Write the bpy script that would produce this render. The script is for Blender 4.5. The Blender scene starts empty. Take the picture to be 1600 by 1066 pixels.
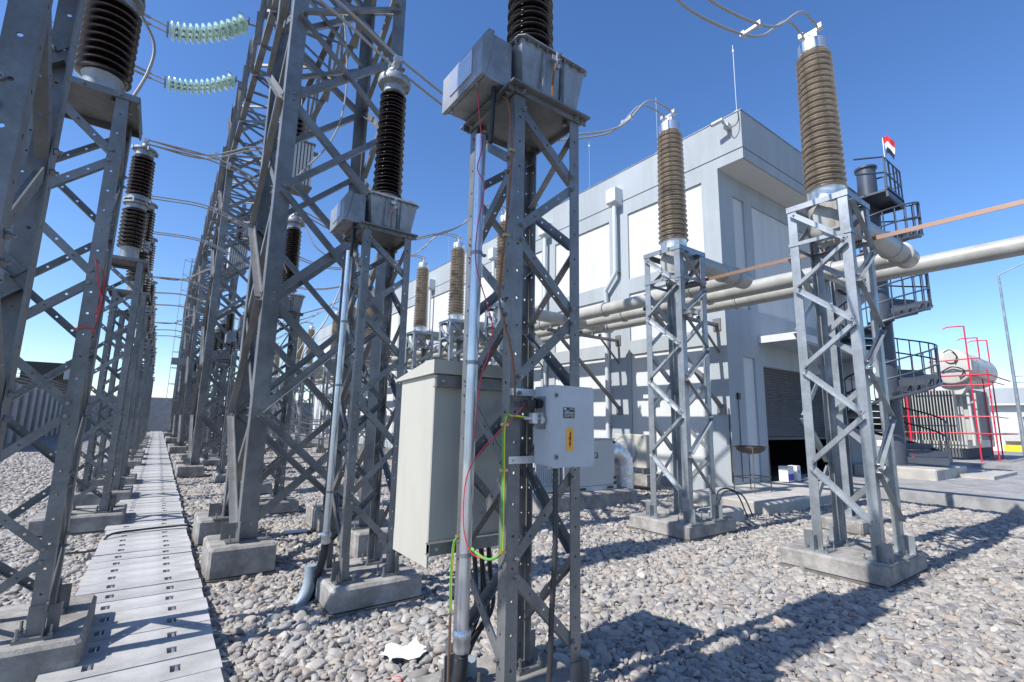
import bpy, math, random
from math import sin, cos, pi, radians
from mathutils import Vector as V, Matrix
import numpy as np
random.seed(7)
SC = bpy.context.scene
COL = SC.collection

# ------------------------------------------------------------------ camera
F = 757.0
ZC = V((0.01875, -0.98635, 0.163589)); YC = V((-0.586883, 0.121606, 0.800487)); XC = V((0.809455, 0.111017, 0.576592))
right = V((XC[0], YC[0], ZC[0])); down = V((XC[1], YC[1], ZC[1])); fwd = V((XC[2], YC[2], ZC[2]))
cam = bpy.data.cameras.new('camera'); co = bpy.data.objects.new('camera', cam); COL.objects.link(co)
m = Matrix.Identity(4)
for i in range(3):
    m[i][0] = right[i]; m[i][1] = -down[i]; m[i][2] = -fwd[i]
m[0][3], m[1][3], m[2][3] = 0, 0, 1.6
co.matrix_world = m
cam.sensor_width = 36; cam.lens = F / 1600 * 36; cam.clip_start = 0.02; cam.clip_end = 3000
SC.camera = co

# ------------------------------------------------------------------ sky, sun, exposure
SUN_EL, SHX, SHY = radians(46.5), 1.0, -0.05          # shadows fall towards +X
W = bpy.data.worlds.new('World'); SC.world = W; W.use_nodes = True
nt = W.node_tree; sky = nt.nodes.new('ShaderNodeTexSky'); sky.sky_type = 'NISHITA'; sky.sun_disc = False
sky.sun_elevation = SUN_EL; sky.sun_rotation = math.atan2(-SHX, -SHY); sky.altitude = 100
sky.air_density = 1.0; sky.dust_density = 0.35; sky.ozone_density = 4.0
bg = nt.nodes['Background']; bg.inputs[1].default_value = 0.15
hs = nt.nodes.new('ShaderNodeHueSaturation'); hs.inputs['Saturation'].default_value = 1.17; hs.inputs['Hue'].default_value = .507
nt.links.new(sky.outputs[0], hs.inputs['Color']); nt.links.new(hs.outputs[0], bg.inputs[0])
sl = bpy.data.lights.new('sun', 'SUN'); sl.energy = 4.8; sl.angle = radians(0.53); sl.color = (1.0, 0.96, 0.9)
so = bpy.data.objects.new('sun', sl); COL.objects.link(so)
h = math.hypot(SHX, SHY)
sd = V((SHX / h * cos(SUN_EL), SHY / h * cos(SUN_EL), -sin(SUN_EL)))
so.rotation_euler = sd.to_track_quat('-Z', 'Y').to_euler()
SC.view_settings.view_transform = 'Standard'; SC.view_settings.look = 'None'; SC.view_settings.gamma = 1
SC.view_settings.exposure = 0.5

# ------------------------------------------------------------------ materials
def mat(name, col, rough=0.6, metal=0.0, noise=0.0, nscale=8.0, bump=0.0, bscale=60.0, col2=None, spec=0.5, thr=None, coat=0.0, vary=0.0, stain=0.0, sscale=2.5, szs=1.0):
    m = bpy.data.materials.new(name); m.use_nodes = True
    t = m.node_tree; b = t.nodes['Principled BSDF']
    b.inputs['Base Color'].default_value = (*col, 1); b.inputs['Roughness'].default_value = rough
    b.inputs['Metallic'].default_value = metal; b.inputs['Specular IOR Level'].default_value = spec
    b.inputs['Coat Weight'].default_value = coat
    tc = t.nodes.new('ShaderNodeTexCoord')
    if noise or col2:
        c2 = col2 or tuple(max(0, c * (1 - noise)) for c in col)
        n = t.nodes.new('ShaderNodeTexNoise'); n.inputs['Scale'].default_value = nscale; n.inputs['Detail'].default_value = 6; n.inputs['Roughness'].default_value = .65
        t.links.new(tc.outputs['Object'], n.inputs['Vector'])
        r = t.nodes.new('ShaderNodeValToRGB'); lo, hi = thr or (.35, .65)
        r.color_ramp.elements[0].position = lo; r.color_ramp.elements[1].position = hi
        r.color_ramp.elements[0].color = (*c2, 1); r.color_ramp.elements[1].color = (*col, 1)
        t.links.new(n.outputs['Fac'], r.inputs[0]); t.links.new(r.outputs[0], b.inputs['Base Color'])
        mr = t.nodes.new('ShaderNodeMapRange'); mr.inputs[3].default_value = min(1, rough + .12); mr.inputs[4].default_value = max(0, rough - .08)
        t.links.new(n.outputs['Fac'], mr.inputs[0]); t.links.new(mr.outputs[0], b.inputs['Roughness'])
    if stain:
        mp = t.nodes.new('ShaderNodeMapping'); mp.inputs['Scale'].default_value = (1, 1, szs); t.links.new(tc.outputs['Object'], mp.inputs['Vector'])
        n3 = t.nodes.new('ShaderNodeTexNoise'); n3.inputs['Scale'].default_value = sscale; n3.inputs['Detail'].default_value = 9; n3.inputs['Roughness'].default_value = .72
        t.links.new(mp.outputs[0], n3.inputs['Vector']); r3 = t.nodes.new('ShaderNodeValToRGB'); k_ = 1 - stain
        r3.color_ramp.elements[0].position = .40; r3.color_ramp.elements[0].color = (k_, k_ * .985, k_ * .96, 1); r3.color_ramp.elements[1].position = .58; r3.color_ramp.elements[1].color = (1, 1, 1, 1)
        t.links.new(n3.outputs['Fac'], r3.inputs[0]); m3 = t.nodes.new('ShaderNodeMix'); m3.data_type = 'RGBA'; m3.blend_type = 'MULTIPLY'; m3.inputs[0].default_value = 1
        t.links.new(b.inputs['Base Color'].links[0].from_socket, m3.inputs[6]); t.links.new(r3.outputs[0], m3.inputs[7]); t.links.new(m3.outputs[2], b.inputs['Base Color'])
    if vary:
        oi = t.nodes.new('ShaderNodeObjectInfo'); mv = t.nodes.new('ShaderNodeMapRange'); mv.inputs[3].default_value = 1 - vary; mv.inputs[4].default_value = 1.0
        t.links.new(oi.outputs['Random'], mv.inputs[0]); hv = t.nodes.new('ShaderNodeHueSaturation'); t.links.new(mv.outputs[0], hv.inputs['Value'])
        src = b.inputs['Base Color'].links[0].from_socket; t.links.new(src, hv.inputs['Color']); t.links.new(hv.outputs[0], b.inputs['Base Color'])
    if bump:
        n2 = t.nodes.new('ShaderNodeTexNoise'); n2.inputs['Scale'].default_value = bscale; n2.inputs['Detail'].default_value = 5
        t.links.new(tc.outputs['Object'], n2.inputs['Vector'])
        bp = t.nodes.new('ShaderNodeBump'); bp.inputs['Strength'].default_value = bump; bp.inputs['Distance'].default_value = .01
        t.links.new(n2.outputs['Fac'], bp.inputs['Height']); t.links.new(bp.outputs[0], b.inputs['Normal'])
    return m

def galv(name, c, metal=.55, rough=.5):
    """galvanised steel: spangle cells, faint streaks"""
    m = bpy.data.materials.new(name); m.use_nodes = True; t = m.node_tree; b = t.nodes['Principled BSDF']
    tc = t.nodes.new('ShaderNodeTexCoord')
    vo = t.nodes.new('ShaderNodeTexVoronoi'); vo.inputs['Scale'].default_value = 75
    no = t.nodes.new('ShaderNodeTexNoise'); no.inputs['Scale'].default_value = 5; no.inputs['Detail'].default_value = 8; no.inputs['Roughness'].default_value = .7
    t.links.new(tc.outputs['Object'], vo.inputs['Vector']); t.links.new(tc.outputs['Object'], no.inputs['Vector'])
    ad = t.nodes.new('ShaderNodeMath'); ad.operation = 'MULTIPLY_ADD'; ad.inputs[1].default_value = .14
    sp = t.nodes.new('ShaderNodeSeparateColor'); t.links.new(vo.outputs['Color'], sp.inputs[0])
    t.links.new(sp.outputs[0], ad.inputs[0]); t.links.new(no.outputs['Fac'], ad.inputs[2])
    r = t.nodes.new('ShaderNodeValToRGB'); r.color_ramp.elements[0].position = .35; r.color_ramp.elements[1].position = .85
    r.color_ramp.elements[0].color = (*[x * .72 for x in c], 1); r.color_ramp.elements[1].color = (*c, 1)
    t.links.new(ad.outputs[0], r.inputs[0]); t.links.new(r.outputs[0], b.inputs['Base Color'])
    n4 = t.nodes.new('ShaderNodeTexNoise'); n4.inputs['Scale'].default_value = 1.6; n4.inputs['Detail'].default_value = 10; n4.inputs['Roughness'].default_value = .75
    oi = t.nodes.new('ShaderNodeObjectInfo'); av = t.nodes.new('ShaderNodeVectorMath'); t.links.new(tc.outputs['Object'], av.inputs[0]); t.links.new(oi.outputs['Location'], av.inputs[1]); t.links.new(av.outputs[0], n4.inputs['Vector'])
    r4 = t.nodes.new('ShaderNodeValToRGB'); r4.color_ramp.elements[0].position = .38; r4.color_ramp.elements[0].color = (.70, .70, .68, 1); r4.color_ramp.elements[1].position = .60; r4.color_ramp.elements[1].color = (1.12, 1.12, 1.12, 1)
    t.links.new(n4.outputs['Fac'], r4.inputs[0]); m4 = t.nodes.new('ShaderNodeMix'); m4.data_type = 'RGBA'; m4.blend_type = 'MULTIPLY'; m4.inputs[0].default_value = 1
    t.links.new(r.outputs[0], m4.inputs[6]); t.links.new(r4.outputs[0], m4.inputs[7]); t.links.new(m4.outputs[2], b.inputs['Base Color'])
    b.inputs['Metallic'].default_value = metal
    mr = t.nodes.new('ShaderNodeMapRange'); mr.inputs[3].default_value = rough + .12; mr.inputs[4].default_value = rough - .1
    t.links.new(ad.outputs[0], mr.inputs[0]); t.links.new(mr.outputs[0], b.inputs['Roughness'])
    return m

M = dict(
    steel=galv('galvanised_steel', (0.259, 0.264, 0.267), .55, .5),
    steel_bright=galv('bright_galvanised', (0.405, 0.437, 0.469), .6, .42),
    conduit=mat('aluminium_conduit', (.72, .74, .76), .32, .9, .2, 3),
    bolt=mat('bolt', (.30, .30, .30), .45, .8),
    cast=mat('cast_aluminium', (.36, .38, .40), .5, .6, .22, 9, .1, 90, stain=.25, sscale=6, szs=.4),
    alu=mat('aluminium', (.7, .71, .72), .35, .85, .15, 10),
    wire=mat('aluminium_conductor', (.36, .34, .32), .6, .3),
    brown=mat('brown_porcelain', (.014, .007, .006), .12, 0, .3, 5, coat=1.0),
    tan=mat('tan_porcelain', (.50, .43, .35), .22, 0, .3, 4, coat=.9),
    glass=mat('green_glass', (.58, .78, .68), .12, 0, coat=.6),
    conc=mat('concrete', (0.385, 0.371, 0.347), .9, 0, .38, 6, .5, 60, vary=.12, stain=.32, sscale=4),
    conc_dk=mat('damp_concrete', (0.18, 0.162, 0.144), .95, 0, .4, 8, .6, 40),
    slab=mat('slab_concrete', (0.461, 0.461, 0.456), .85, 0, .22, 4, .25, 120, vary=.16, stain=.13, sscale=5),
    paving=mat('paving', (0.331, 0.331, 0.331), .9, 0, .2, 3, .2, 50, stain=.2, sscale=1.5),
    apron=mat('apron_concrete', (0.463, 0.445, 0.417), .9, 0, .15, 2.5, .2, 60, stain=.18, sscale=2),
    cabinet=mat('cabinet_paint', (0.452, 0.445, 0.395), .4, 0, .05, 2, stain=.07, sscale=3, szs=.2),
    white=mat('white_metal_paint', (0.5, 0.506, 0.5), .4, 0, .05, 2),
    boxgrey=mat('box_grey_paint', (0.479, 0.507, 0.536), .38, 0, .05, 3, stain=.06, sscale=8),
    wallwhite=mat('wall_white', (0.566, 0.579, 0.585), .9, 0, .05, .7, .12, 30, stain=.07, sscale=1.2, szs=.12),
    wallgrey=mat('wall_grey', (0.359, 0.397, 0.429), .9, 0, .07, .5, .12, 30, stain=.10, sscale=1.2, szs=.12),
    soffit=mat('soffit', (.62, .60, .56), .9, 0, .05, 1),
    joint=mat('joint_dark', (.10, .11, .12), .9),
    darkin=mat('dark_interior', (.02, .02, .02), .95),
    shutter=mat('shutter_steel', (.16, .165, .17), .4, .5, .2, 3),
    pipe=mat('duct_paint', (0.408, 0.408, 0.377), .35, 0, .1, 2, stain=.16, sscale=3),
    downp=mat('downpipe_paint', (.55, .58, .6), .4),
    stair=mat('stair_paint', (.075, .09, .12), .4, .25, .2, 3),
    red=mat('red_paint', (.62, .02, .05), .4, 0, .1, 5),
    yellow=mat('yellow_paint', (.80, .52, .03), .7, 0, .1, 8),
    kerbwhite=mat('kerb_white', (.78, .77, .72), .8, 0, .1, 8),
    trafo=mat('transformer_paint', (.50, .50, .46), .45, 0, .1, 3),
    trafo_dk=mat('radiator_paint', (0.413, 0.425, 0.4), .5, 0, .1, 3),
    copper=mat('copper_bar', (0.341, 0.221, 0.164), .4, .7, .2, 20),
    copper_dk=mat('copper_braid', (.30, .13, .06), .6, .4, .4, 60),
    rubber=mat('black_rubber', (.02, .02, .022), .45),
    flex=mat('flexible_conduit', (.05, .05, .055), .4, .3),
    pvc=mat('pvc_blue_grey', (.28, .34, .39), .45, 0, .15, 5),
    green=mat('green_sheath', (.09, .30, .05), .5), ylw=mat('yellow_sheath', (.75, .7, .03), .4),
    redwire=mat('red_wire', (.55, .03, .06), .4), redwhite=mat('tape_red', (.6, .05, .06), .6),
    brass=mat('brass_clamp', (.55, .40, .18), .4, .8),
    plate=mat('name_plate', (.02, .022, .03), .35), platetxt=mat('plate_text', (.6, .6, .62), .5),
    warn=mat('warning_orange', (.85, .42, .02), .5), bolt_red=mat('warning_symbol', (.28, .03, .01), .6),
    foil=mat('aluminium_foil', (.78, .8, .84), .28, .85, .25, 12, 1.0, 45),
    paper=mat('paper', (0.656, 0.656, 0.64), .9), orange=mat('orange_wood', (.75, .30, .06), .8, 0, .3, 6),
    blueprint=mat('box_blue', (.05, .05, .35), .6), rust=mat('rusty_steel', (.17, .14, .125), .8, .3, .4, 12),
    flag_w=mat('flag_white', (.8, .8, .8), .8), flag_r=mat('flag_red', (.6, .02, .03), .8), flag_b=mat('flag_black', (.015, .015, .015), .8),
    brick=mat('brown_sheds', (.12, .085, .07), .9, 0, .3, 2), fence=mat('precast_wall', (.46, .46, .45), .9, 0, .2, 1.2, .2, 20),
    fence_dk=mat('precast_post', (.33, .33, .33), .9, 0, .2, 2),
    black=mat('black_plastic', (.015, .015, .015), .4), blue=mat('blue_plastic', (.05, .15, .5), .5),
)
MI = {}

# ------------------------------------------------------------------ mesh builder
def perp(d):
    d = d.normalized(); a = V((0, 0, 1)) if abs(d.z) < .9 else V((1, 0, 0))
    u = d.cross(a).normalized(); return u, d.cross(u).normalized()
class MB:
    def __init__(s): s.v = []; s.f = []; s.m = []; s.mats = []; s.cur = 0; s.hard = False
    def use(s, name):
        if name not in s.mats: s.mats.append(name)
        s.cur = s.mats.index(name); return s
    def add(s, vs, fs):
        o = len(s.v); s.v += [tuple(v) for v in vs]; s.f += [tuple(i + o for i in f) for f in fs]; s.m += [s.cur] * len(fs); return s
    def box(s, c, d, R=None, taper=1.0):
        c = V(c); vs = []
        for z in (-.5, .5):
            k = taper if z > 0 else 1
            for x, y in ((-.5, -.5), (.5, -.5), (.5, .5), (-.5, .5)):
                p = V((x * d[0] * k, y * d[1] * k, z * d[2]))
                vs.append(c + (R @ p if R else p))
        return s.add(vs, [(3, 2, 1, 0), (4, 5, 6, 7), (0, 1, 5, 4), (1, 2, 6, 5), (2, 3, 7, 6), (3, 0, 4, 7)])
    def bb(s, x0, x1, y0, y1, z0, z1): return s.box(((x0 + x1) / 2, (y0 + y1) / 2, (z0 + z1) / 2), (x1 - x0, y1 - y0, z1 - z0))
    def cbox(s, c, d, b):
        s.hard = True
        hx, hy = d[0] / 2, d[1] / 2; z0, z1 = c[2] - d[2] / 2, c[2] + d[2] / 2
        def ring(i, z): return [V((c[0] + x, c[1] + y, z)) for x, y in ((-hx + b + i, -hy + i), (hx - b - i, -hy + i), (hx - i, -hy + b + i), (hx - i, hy - b - i), (hx - b - i, hy - i), (-hx + b + i, hy - i), (-hx + i, hy - b - i), (-hx + i, -hy + b + i))]
        vs = ring(0, z0) + ring(0, z1 - b) + ring(b * .8, z1); n = 8
        fs = [tuple(range(n - 1, -1, -1)), tuple(range(2 * n, 3 * n))]
        for k in range(2):
            for i in range(n): fs.append((k * n + i, k * n + (i + 1) % n, (k + 1) * n + (i + 1) % n, (k + 1) * n + i))
        return s.add(vs, fs)
    def prism(s, pts, p, ex):
        """extrude polygon pts (list of 3D) by vector ex"""
        n = len(pts); vs = [V(a) for a in pts] + [V(a) + V(ex) for a in pts]
        return s.add(vs, [tuple(range(n - 1, -1, -1)), tuple(range(n, 2 * n))] + [(i, (i + 1) % n, n + (i + 1) % n, n + i) for i in range(n)])
    def tube(s, path, r, n=8, cap=True, closed=False):
        path = [V(p) for p in path]; vs = []; u = None; N = len(path)
        for i, p in enumerate(path):
            d = (path[min(i + 1, N - 1)] - path[max(i - 1, 0)])
            if d.length < 1e-9: d = V((0, 0, 1))
            d.normalize()
            if u is None: u, w = perp(d)
            else:
                u = (u - u.dot(d) * d); u = u.normalized() if u.length > 1e-6 else perp(d)[0]; w = d.cross(u)
            rr = r[i] if isinstance(r, (list, tuple)) else r
            for k in range(n):
                a = 2 * pi * k / n; vs.append(p + (u * cos(a) + w * sin(a)) * rr)
        fs = [(i * n + k, i * n + (k + 1) % n, (i + 1) * n + (k + 1) % n, (i + 1) * n + k) for i in range(N - 1) for k in range(n)]
        if cap: fs += [tuple(range(n - 1, -1, -1)), tuple(range((N - 1) * n, N * n))]
        return s.add(vs, fs)
    def lathe(s, prof, o=(0, 0, 0), ax=(0, 0, 1), n=24):
        """prof: list (r, h) along axis"""
        o = V(o); ax = V(ax).normalized(); u, w = perp(ax); vs = []
        for r, hh in prof:
            for k in range(n):
                a = 2 * pi * k / n; vs.append(o + ax * hh + (u * cos(a) + w * sin(a)) * r)
        N = len(prof)
        fs = [(i * n + k, (i + 1) * n + k, (i + 1) * n + (k + 1) % n, i * n + (k + 1) % n) for i in range(N - 1) for k in range(n)]
        fs += [tuple(range(n)), tuple(range(N * n - 1, (N - 1) * n - 1, -1))]
        return s.add(vs, fs)
    def bolt(s, p, nrm, r=.012, hh=.012): return s.lathe([(r, 0), (r, hh), (r * .5, hh), (r * .5, hh * 2)], p, nrm, 6)
    def strip(s, p, q, a, w, t, holes=(), hr=.0078, off=.5):
        """flat bar from p to q, width w along a, thickness t along (q-p)x a; holes = distances along the bar"""
        p = V(p); q = V(q); d = (q - p); L = d.length; d.normalize(); a = V(a).normalized(); nn = d.cross(a)
        def seg(l0, l1):
            if l1 - l0 < 1e-5: return
            vs = [p + d * l + a * (w * x) + nn * (t * z) for z in (0, 1) for l, x in ((l0, 0), (l1, 0), (l1, 1), (l0, 1))]
            s.add(vs, [(3, 2, 1, 0), (4, 5, 6, 7), (0, 1, 5, 4), (1, 2, 6, 5), (2, 3, 7, 6), (3, 0, 4, 7)])
        cur = 0
        for l in holes:
            if l - .025 < cur or l + .025 > L: continue
            seg(cur, l - .025)
            outer = []; inner = []
            for k in range(8):
                an = pi / 4 * k; cx, cy = cos(an), sin(an); mx = max(abs(cx), abs(cy))
                ox = l + cx / mx * .025
                oy = w * (.5 + cy / mx * .5)
                outer.append((ox, oy)); inner.append((l + cx * hr, w * off + cy * hr))
            vs = [p + d * x + a * y + nn * (t * z) for z in (0, 1) for ring in (outer, inner) for x, y in ring]
            fs = []
            for k in range(8):
                j = (k + 1) % 8
                fs += [(k, 8 + k, 8 + j, j), (16 + k, 16 + j, 24 + j, 24 + k), (8 + k, 24 + k, 24 + j, 8 + j)]
                if k in (1, 2, 5, 6): fs.append((k, j, 16 + j, 16 + k))
            s.add(vs, fs); cur = l + .025
        seg(cur, L); return s
    def angle(s, p, q, a, b, w, t=None, holes=(), w2=None):
        """L section from p to q; flanges grow along a and b from the outer corner line p-q"""
        p = V(p); q = V(q); a = V(a).normalized(); b = V(b).normalized(); t = t or w * .1; w2 = w2 or w
        if holes:
            d = (q - p).normalized()
            for u, v, wd, off_ in ((a, b, w, 0), (b, a, w2, t)):
                # thickness must point towards v
                sg = 1 if d.cross(u).dot(v) > 0 else -1
                if sg > 0: s.strip(p + u * off_, q + u * off_, u, wd - off_, t, holes)
                else: s.strip(q + u * off_, p + u * off_, u, wd - off_, t, [((q - p).length - x) for x in reversed(holes)])
            return s
        pr = [V((0, 0)), V((w, 0)), V((w, t)), V((t, t)), V((t, w2)), V((0, w2))]
        vs = [e + a * c.x + b * c.y for e in (p, q) for c in pr]
        return s.add(vs, [(0, 3, 2, 1), (0, 5, 4, 3), (6, 7, 8, 9), (6, 9, 10, 11)] + [(i, (i + 1) % 6, 6 + (i + 1) % 6, 6 + i) for i in range(6)])
    def mesh(s, name, mtl=None, ang=50):
        me = bpy.data.meshes.new(name); me.from_pydata(s.v, [], s.f)
        names = s.mats or [mtl]
        for n in names: me.materials.append(M[n])
        if s.mats: me.polygons.foreach_set('material_index', s.m)
        import bmesh as _b
        bm = _b.new(); bm.from_mesh(me); _b.ops.recalc_face_normals(bm, faces=bm.faces); bm.to_mesh(me); bm.free()
        me.polygons.foreach_set('use_smooth', [True] * len(me.polygons))
        me.set_sharp_from_angle(angle=radians(30 if s.hard else ang)); me.update()
        return me
    def build(s, name, mtl=None, parent=None, loc=(0, 0, 0), ang=50):
        o = bpy.data.objects.new(name, s.mesh(name, mtl, ang)); COL.objects.link(o); o.location = loc
        if parent: o.parent = parent
        return o

def tag(o, label=None, cat=None, group=None, kind=None):
    for k, v in (('label', label), ('category', cat), ('group', group), ('kind', kind)):
        if v: o[k] = v
    return o
def thing(name, loc, label, cat, group=None, rz=0):
    o = bpy.data.objects.new(name, None); COL.objects.link(o); o.location = loc; o.rotation_euler = (0, 0, rz); o.empty_display_size = .2
    return tag(o, label, cat, group)
KIDS = {}
def copy_tree(o, parent=None):
    c = o.copy(); COL.objects.link(c)
    if parent: c.parent = parent
    for ch in list(o.children): copy_tree(ch, c)
    return c
def put(o, loc, label, group=None):
    c = copy_tree(o); c.location = loc; c['label'] = label
    if group: c['group'] = group
    return c
ORD = ['first', 'second', 'third', 'fourth', 'fifth', 'sixth', 'seventh', 'eighth', 'ninth', 'tenth', 'eleventh', 'twelfth', 'thirteenth', 'fourteenth', 'fifteenth', 'sixteenth']

def bez(pts, n=10):
    """Catmull-Rom through points"""
    P = [V(p) for p in pts]; P = [P[0] * 2 - P[1]] + P + [P[-1] * 2 - P[-2]]; out = []
    for i in range(1, len(P) - 2):
        for k in range(n):
            t = k / n; a, b, c, d = P[i - 1:i + 3]
            out.append(.5 * ((2 * b) + (c - a) * t + (2 * a - 5 * b + 4 * c - d) * t * t + (3 * b - a - 3 * c + d) * t ** 3))
    out.append(P[-2]); return out

# ================================================================== GROUND
g = MB(); g.add([(-400, -200, 0), (600, -200, 0), (600, 900, 0), (-400, 900, 0)], [(0, 1, 2, 3)])
gm = bpy.data.materials.new('gravel_ground'); gm.use_nodes = True; t = gm.node_tree; b = t.nodes['Principled BSDF']; b.inputs['Roughness'].default_value = .9
tc = t.nodes.new('ShaderNodeTexCoord'); vo = t.nodes.new('ShaderNodeTexVoronoi'); vo.inputs['Scale'].default_value = 16
nz = t.nodes.new('ShaderNodeTexNoise'); nz.inputs['Scale'].default_value = 1.2; nz.inputs['Detail'].default_value = 5
t.links.new(tc.outputs['Object'], vo.inputs['Vector']); t.links.new(tc.outputs['Object'], nz.inputs['Vector'])
sp = t.nodes.new('ShaderNodeSeparateColor'); t.links.new(vo.outputs['Color'], sp.inputs[0])
r = t.nodes.new('ShaderNodeValToRGB'); r.color_ramp.elements[0].color = (.25, .24, .225, 1); r.color_ramp.elements[1].color = (.49, .475, .45, 1)
t.links.new(sp.outputs[0], r.inputs[0])
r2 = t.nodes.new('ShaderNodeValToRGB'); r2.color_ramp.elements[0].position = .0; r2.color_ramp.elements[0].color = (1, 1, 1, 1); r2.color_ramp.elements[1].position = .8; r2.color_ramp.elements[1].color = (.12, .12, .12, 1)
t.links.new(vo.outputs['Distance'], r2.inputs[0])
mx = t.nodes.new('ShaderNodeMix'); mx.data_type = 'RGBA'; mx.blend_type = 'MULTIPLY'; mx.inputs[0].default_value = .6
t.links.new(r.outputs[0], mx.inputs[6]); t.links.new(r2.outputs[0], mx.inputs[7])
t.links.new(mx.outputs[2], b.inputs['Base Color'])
bp = t.nodes.new('ShaderNodeBump'); bp.inputs['Strength'].default_value = 1; bp.inputs['Distance'].default_value = .04; bp.invert = True
t.links.new(vo.outputs['Distance'], bp.inputs['Height']); t.links.new(bp.outputs[0], b.inputs['Normal'])
M['ground'] = gm
tag(g.build('ground', 'ground'), 'grey gravel ground of the switchyard', kind='structure')

# loose river pebbles (nobody could count them): points instanced by geometry nodes from primitives
def pebbles():
    rng = np.random.default_rng(3); P = []; S = []
    def layer(step, d0, d1, size, z):
        x = np.arange(-8, 27, step); y = np.arange(-1.5, 28, step)
        X, Y = np.meshgrid(x, y); X = X.ravel(); Y = Y.ravel()
        X = X + rng.uniform(-.5, .5, X.size) * step; Y = Y + rng.uniform(-.5, .5, Y.size) * step
        d = np.hypot(X, Y); an = np.degrees(np.arctan2(Y, X))
        k = (d > d0) & (d < d1) & (an > 2) & (an < 106)
        k &= ~((X > -.33) & (X < .45)); k &= ~((X > 10.8) & (Y > 6.4)); k &= ~((X > 13.5) & (X < 21) & (Y < 6))
        X = X[k]; Y = Y[k]
        P.append(np.stack([X, Y, rng.uniform(-.004, z, X.size)], 1)); S.append(size * rng.lognormal(0, .34, X.size))
    layer(.033, .8, 9, .0245, .016); layer(.052, .8, 9, .028, .03); layer(.2, .8, 9, .038, .034)
    layer(.05, 9, 15, .036, .02); layer(.08, 9, 15, .042, .03); layer(.085, 15, 27, .056, .03)
    P = np.concatenate(P); S = np.clip(np.concatenate(S) * .84, .008, .05); n = len(P)
    me = bpy.data.meshes.new('gravel_points'); me.vertices.add(n); me.vertices.foreach_set('co', P.ravel().astype('f'))
    def at(nm, ty, arr, key):
        a = me.attributes.new(nm, ty, 'POINT'); a.data.foreach_set(key, arr.ravel().astype('f'))
    rot = np.stack([rng.normal(0, .28, n), rng.normal(0, .28, n), rng.uniform(0, 6.283, n)], 1)
    scl = np.stack([S * rng.uniform(1.1, 1.5, n), S * rng.uniform(.75, 1.05, n), S * rng.uniform(.46, .74, n)], 1)
    at('rot', 'FLOAT_VECTOR', rot, 'vector'); at('scl', 'FLOAT_VECTOR', scl, 'vector')
    at('tint', 'FLOAT', rng.uniform(0, 1, n), 'value')
    o = bpy.data.objects.new('pebble_gravel', me); COL.objects.link(o)
    pm = bpy.data.materials.new('pebble'); pm.use_nodes = True; t = pm.node_tree; b = t.nodes['Principled BSDF']; b.inputs['Roughness'].default_value = .75
    a = t.nodes.new('ShaderNodeAttribute'); a.attribute_type = 'INSTANCER'; a.attribute_name = 'tint'
    r = t.nodes.new('ShaderNodeValToRGB'); e = r.color_ramp.elements
    e[0].color = (0.175, 0.17, 0.172, 1); e[1].color = (0.509, 0.476, 0.434, 1)
    for p, c in ((.12, (0.255, 0.239, 0.226)), (.4, (0.351, 0.329, 0.298)), (.62, (0.411, 0.388, 0.353)), (.80, (0.394, 0.324, 0.261)), (.84, (0.28, 0.29, 0.303)), (.93, (0.456, 0.423, 0.369))):
        q = e.new(p); q.color = (*c, 1)
    n1 = t.nodes.new('ShaderNodeTexNoise'); n1.inputs['Scale'].default_value = 3; n1.inputs['Detail'].default_value = 6
    tc = t.nodes.new('ShaderNodeTexCoord'); t.links.new(tc.outputs['Object'], n1.inputs['Vector'])
    mx = t.nodes.new('ShaderNodeMix'); mx.data_type = 'RGBA'; mx.blend_type = 'MULTIPLY'; mx.inputs[0].default_value = .35
    t.links.new(a.outputs['Fac'], r.inputs[0]); t.links.new(r.outputs[0], mx.inputs[6]); t.links.new(n1.outputs['Fac'], mx.inputs[7]); t.links.new(mx.outputs[2], b.inputs['Base Color'])
    ng = bpy.data.node_groups.new('pebbles', 'GeometryNodeTree'); ng.interface.new_socket('Geometry', in_out='INPUT', socket_type='NodeSocketGeometry'); ng.interface.new_socket('Geometry', in_out='OUTPUT', socket_type='NodeSocketGeometry')
    N = ng.nodes.new; L = ng.links.new
    gi = N('NodeGroupInput'); go = N('NodeGroupOutput'); mp = N('GeometryNodeMeshToPoints'); L(gi.outputs[0], mp.inputs[0])
    g2 = N('GeometryNodeGeometryToInstance')
    for k in range(5):
        ic = N('GeometryNodeMeshIcoSphere'); ic.inputs['Radius'].default_value = 1; ic.inputs['Subdivisions'].default_value = 3
        pos = N('GeometryNodeInputPosition'); no = N('ShaderNodeTexNoise'); no.noise_dimensions = '4D'; no.inputs['W'].default_value = k * 7.3; no.inputs['Scale'].default_value = .75; no.inputs['Detail'].default_value = 1
        L(pos.outputs[0], no.inputs['Vector'])
        sb = N('ShaderNodeVectorMath'); sb.operation = 'SUBTRACT'; sb.inputs[1].default_value = (.5, .5, .5); L(no.outputs['Color'], sb.inputs[0])
        sc_ = N('ShaderNodeVectorMath'); sc_.operation = 'SCALE'; sc_.inputs['Scale'].default_value = 1.1; L(sb.outputs[0], sc_.inputs[0])
        spn = N('GeometryNodeSetPosition'); L(ic.outputs['Mesh'], spn.inputs['Geometry']); L(sc_.outputs[0], spn.inputs['Offset'])
        sh = N('GeometryNodeSetShadeSmooth'); L(spn.outputs[0], sh.inputs[0]); sm = N('GeometryNodeSetMaterial'); sm.inputs['Material'].default_value = pm; L(sh.outputs[0], sm.inputs[0]); L(sm.outputs[0], g2.inputs[0])
    ip = N('GeometryNodeInstanceOnPoints'); L(mp.outputs[0], ip.inputs['Points']); L(g2.outputs[0], ip.inputs['Instance']); ip.inputs['Pick Instance'].default_value = True
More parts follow.
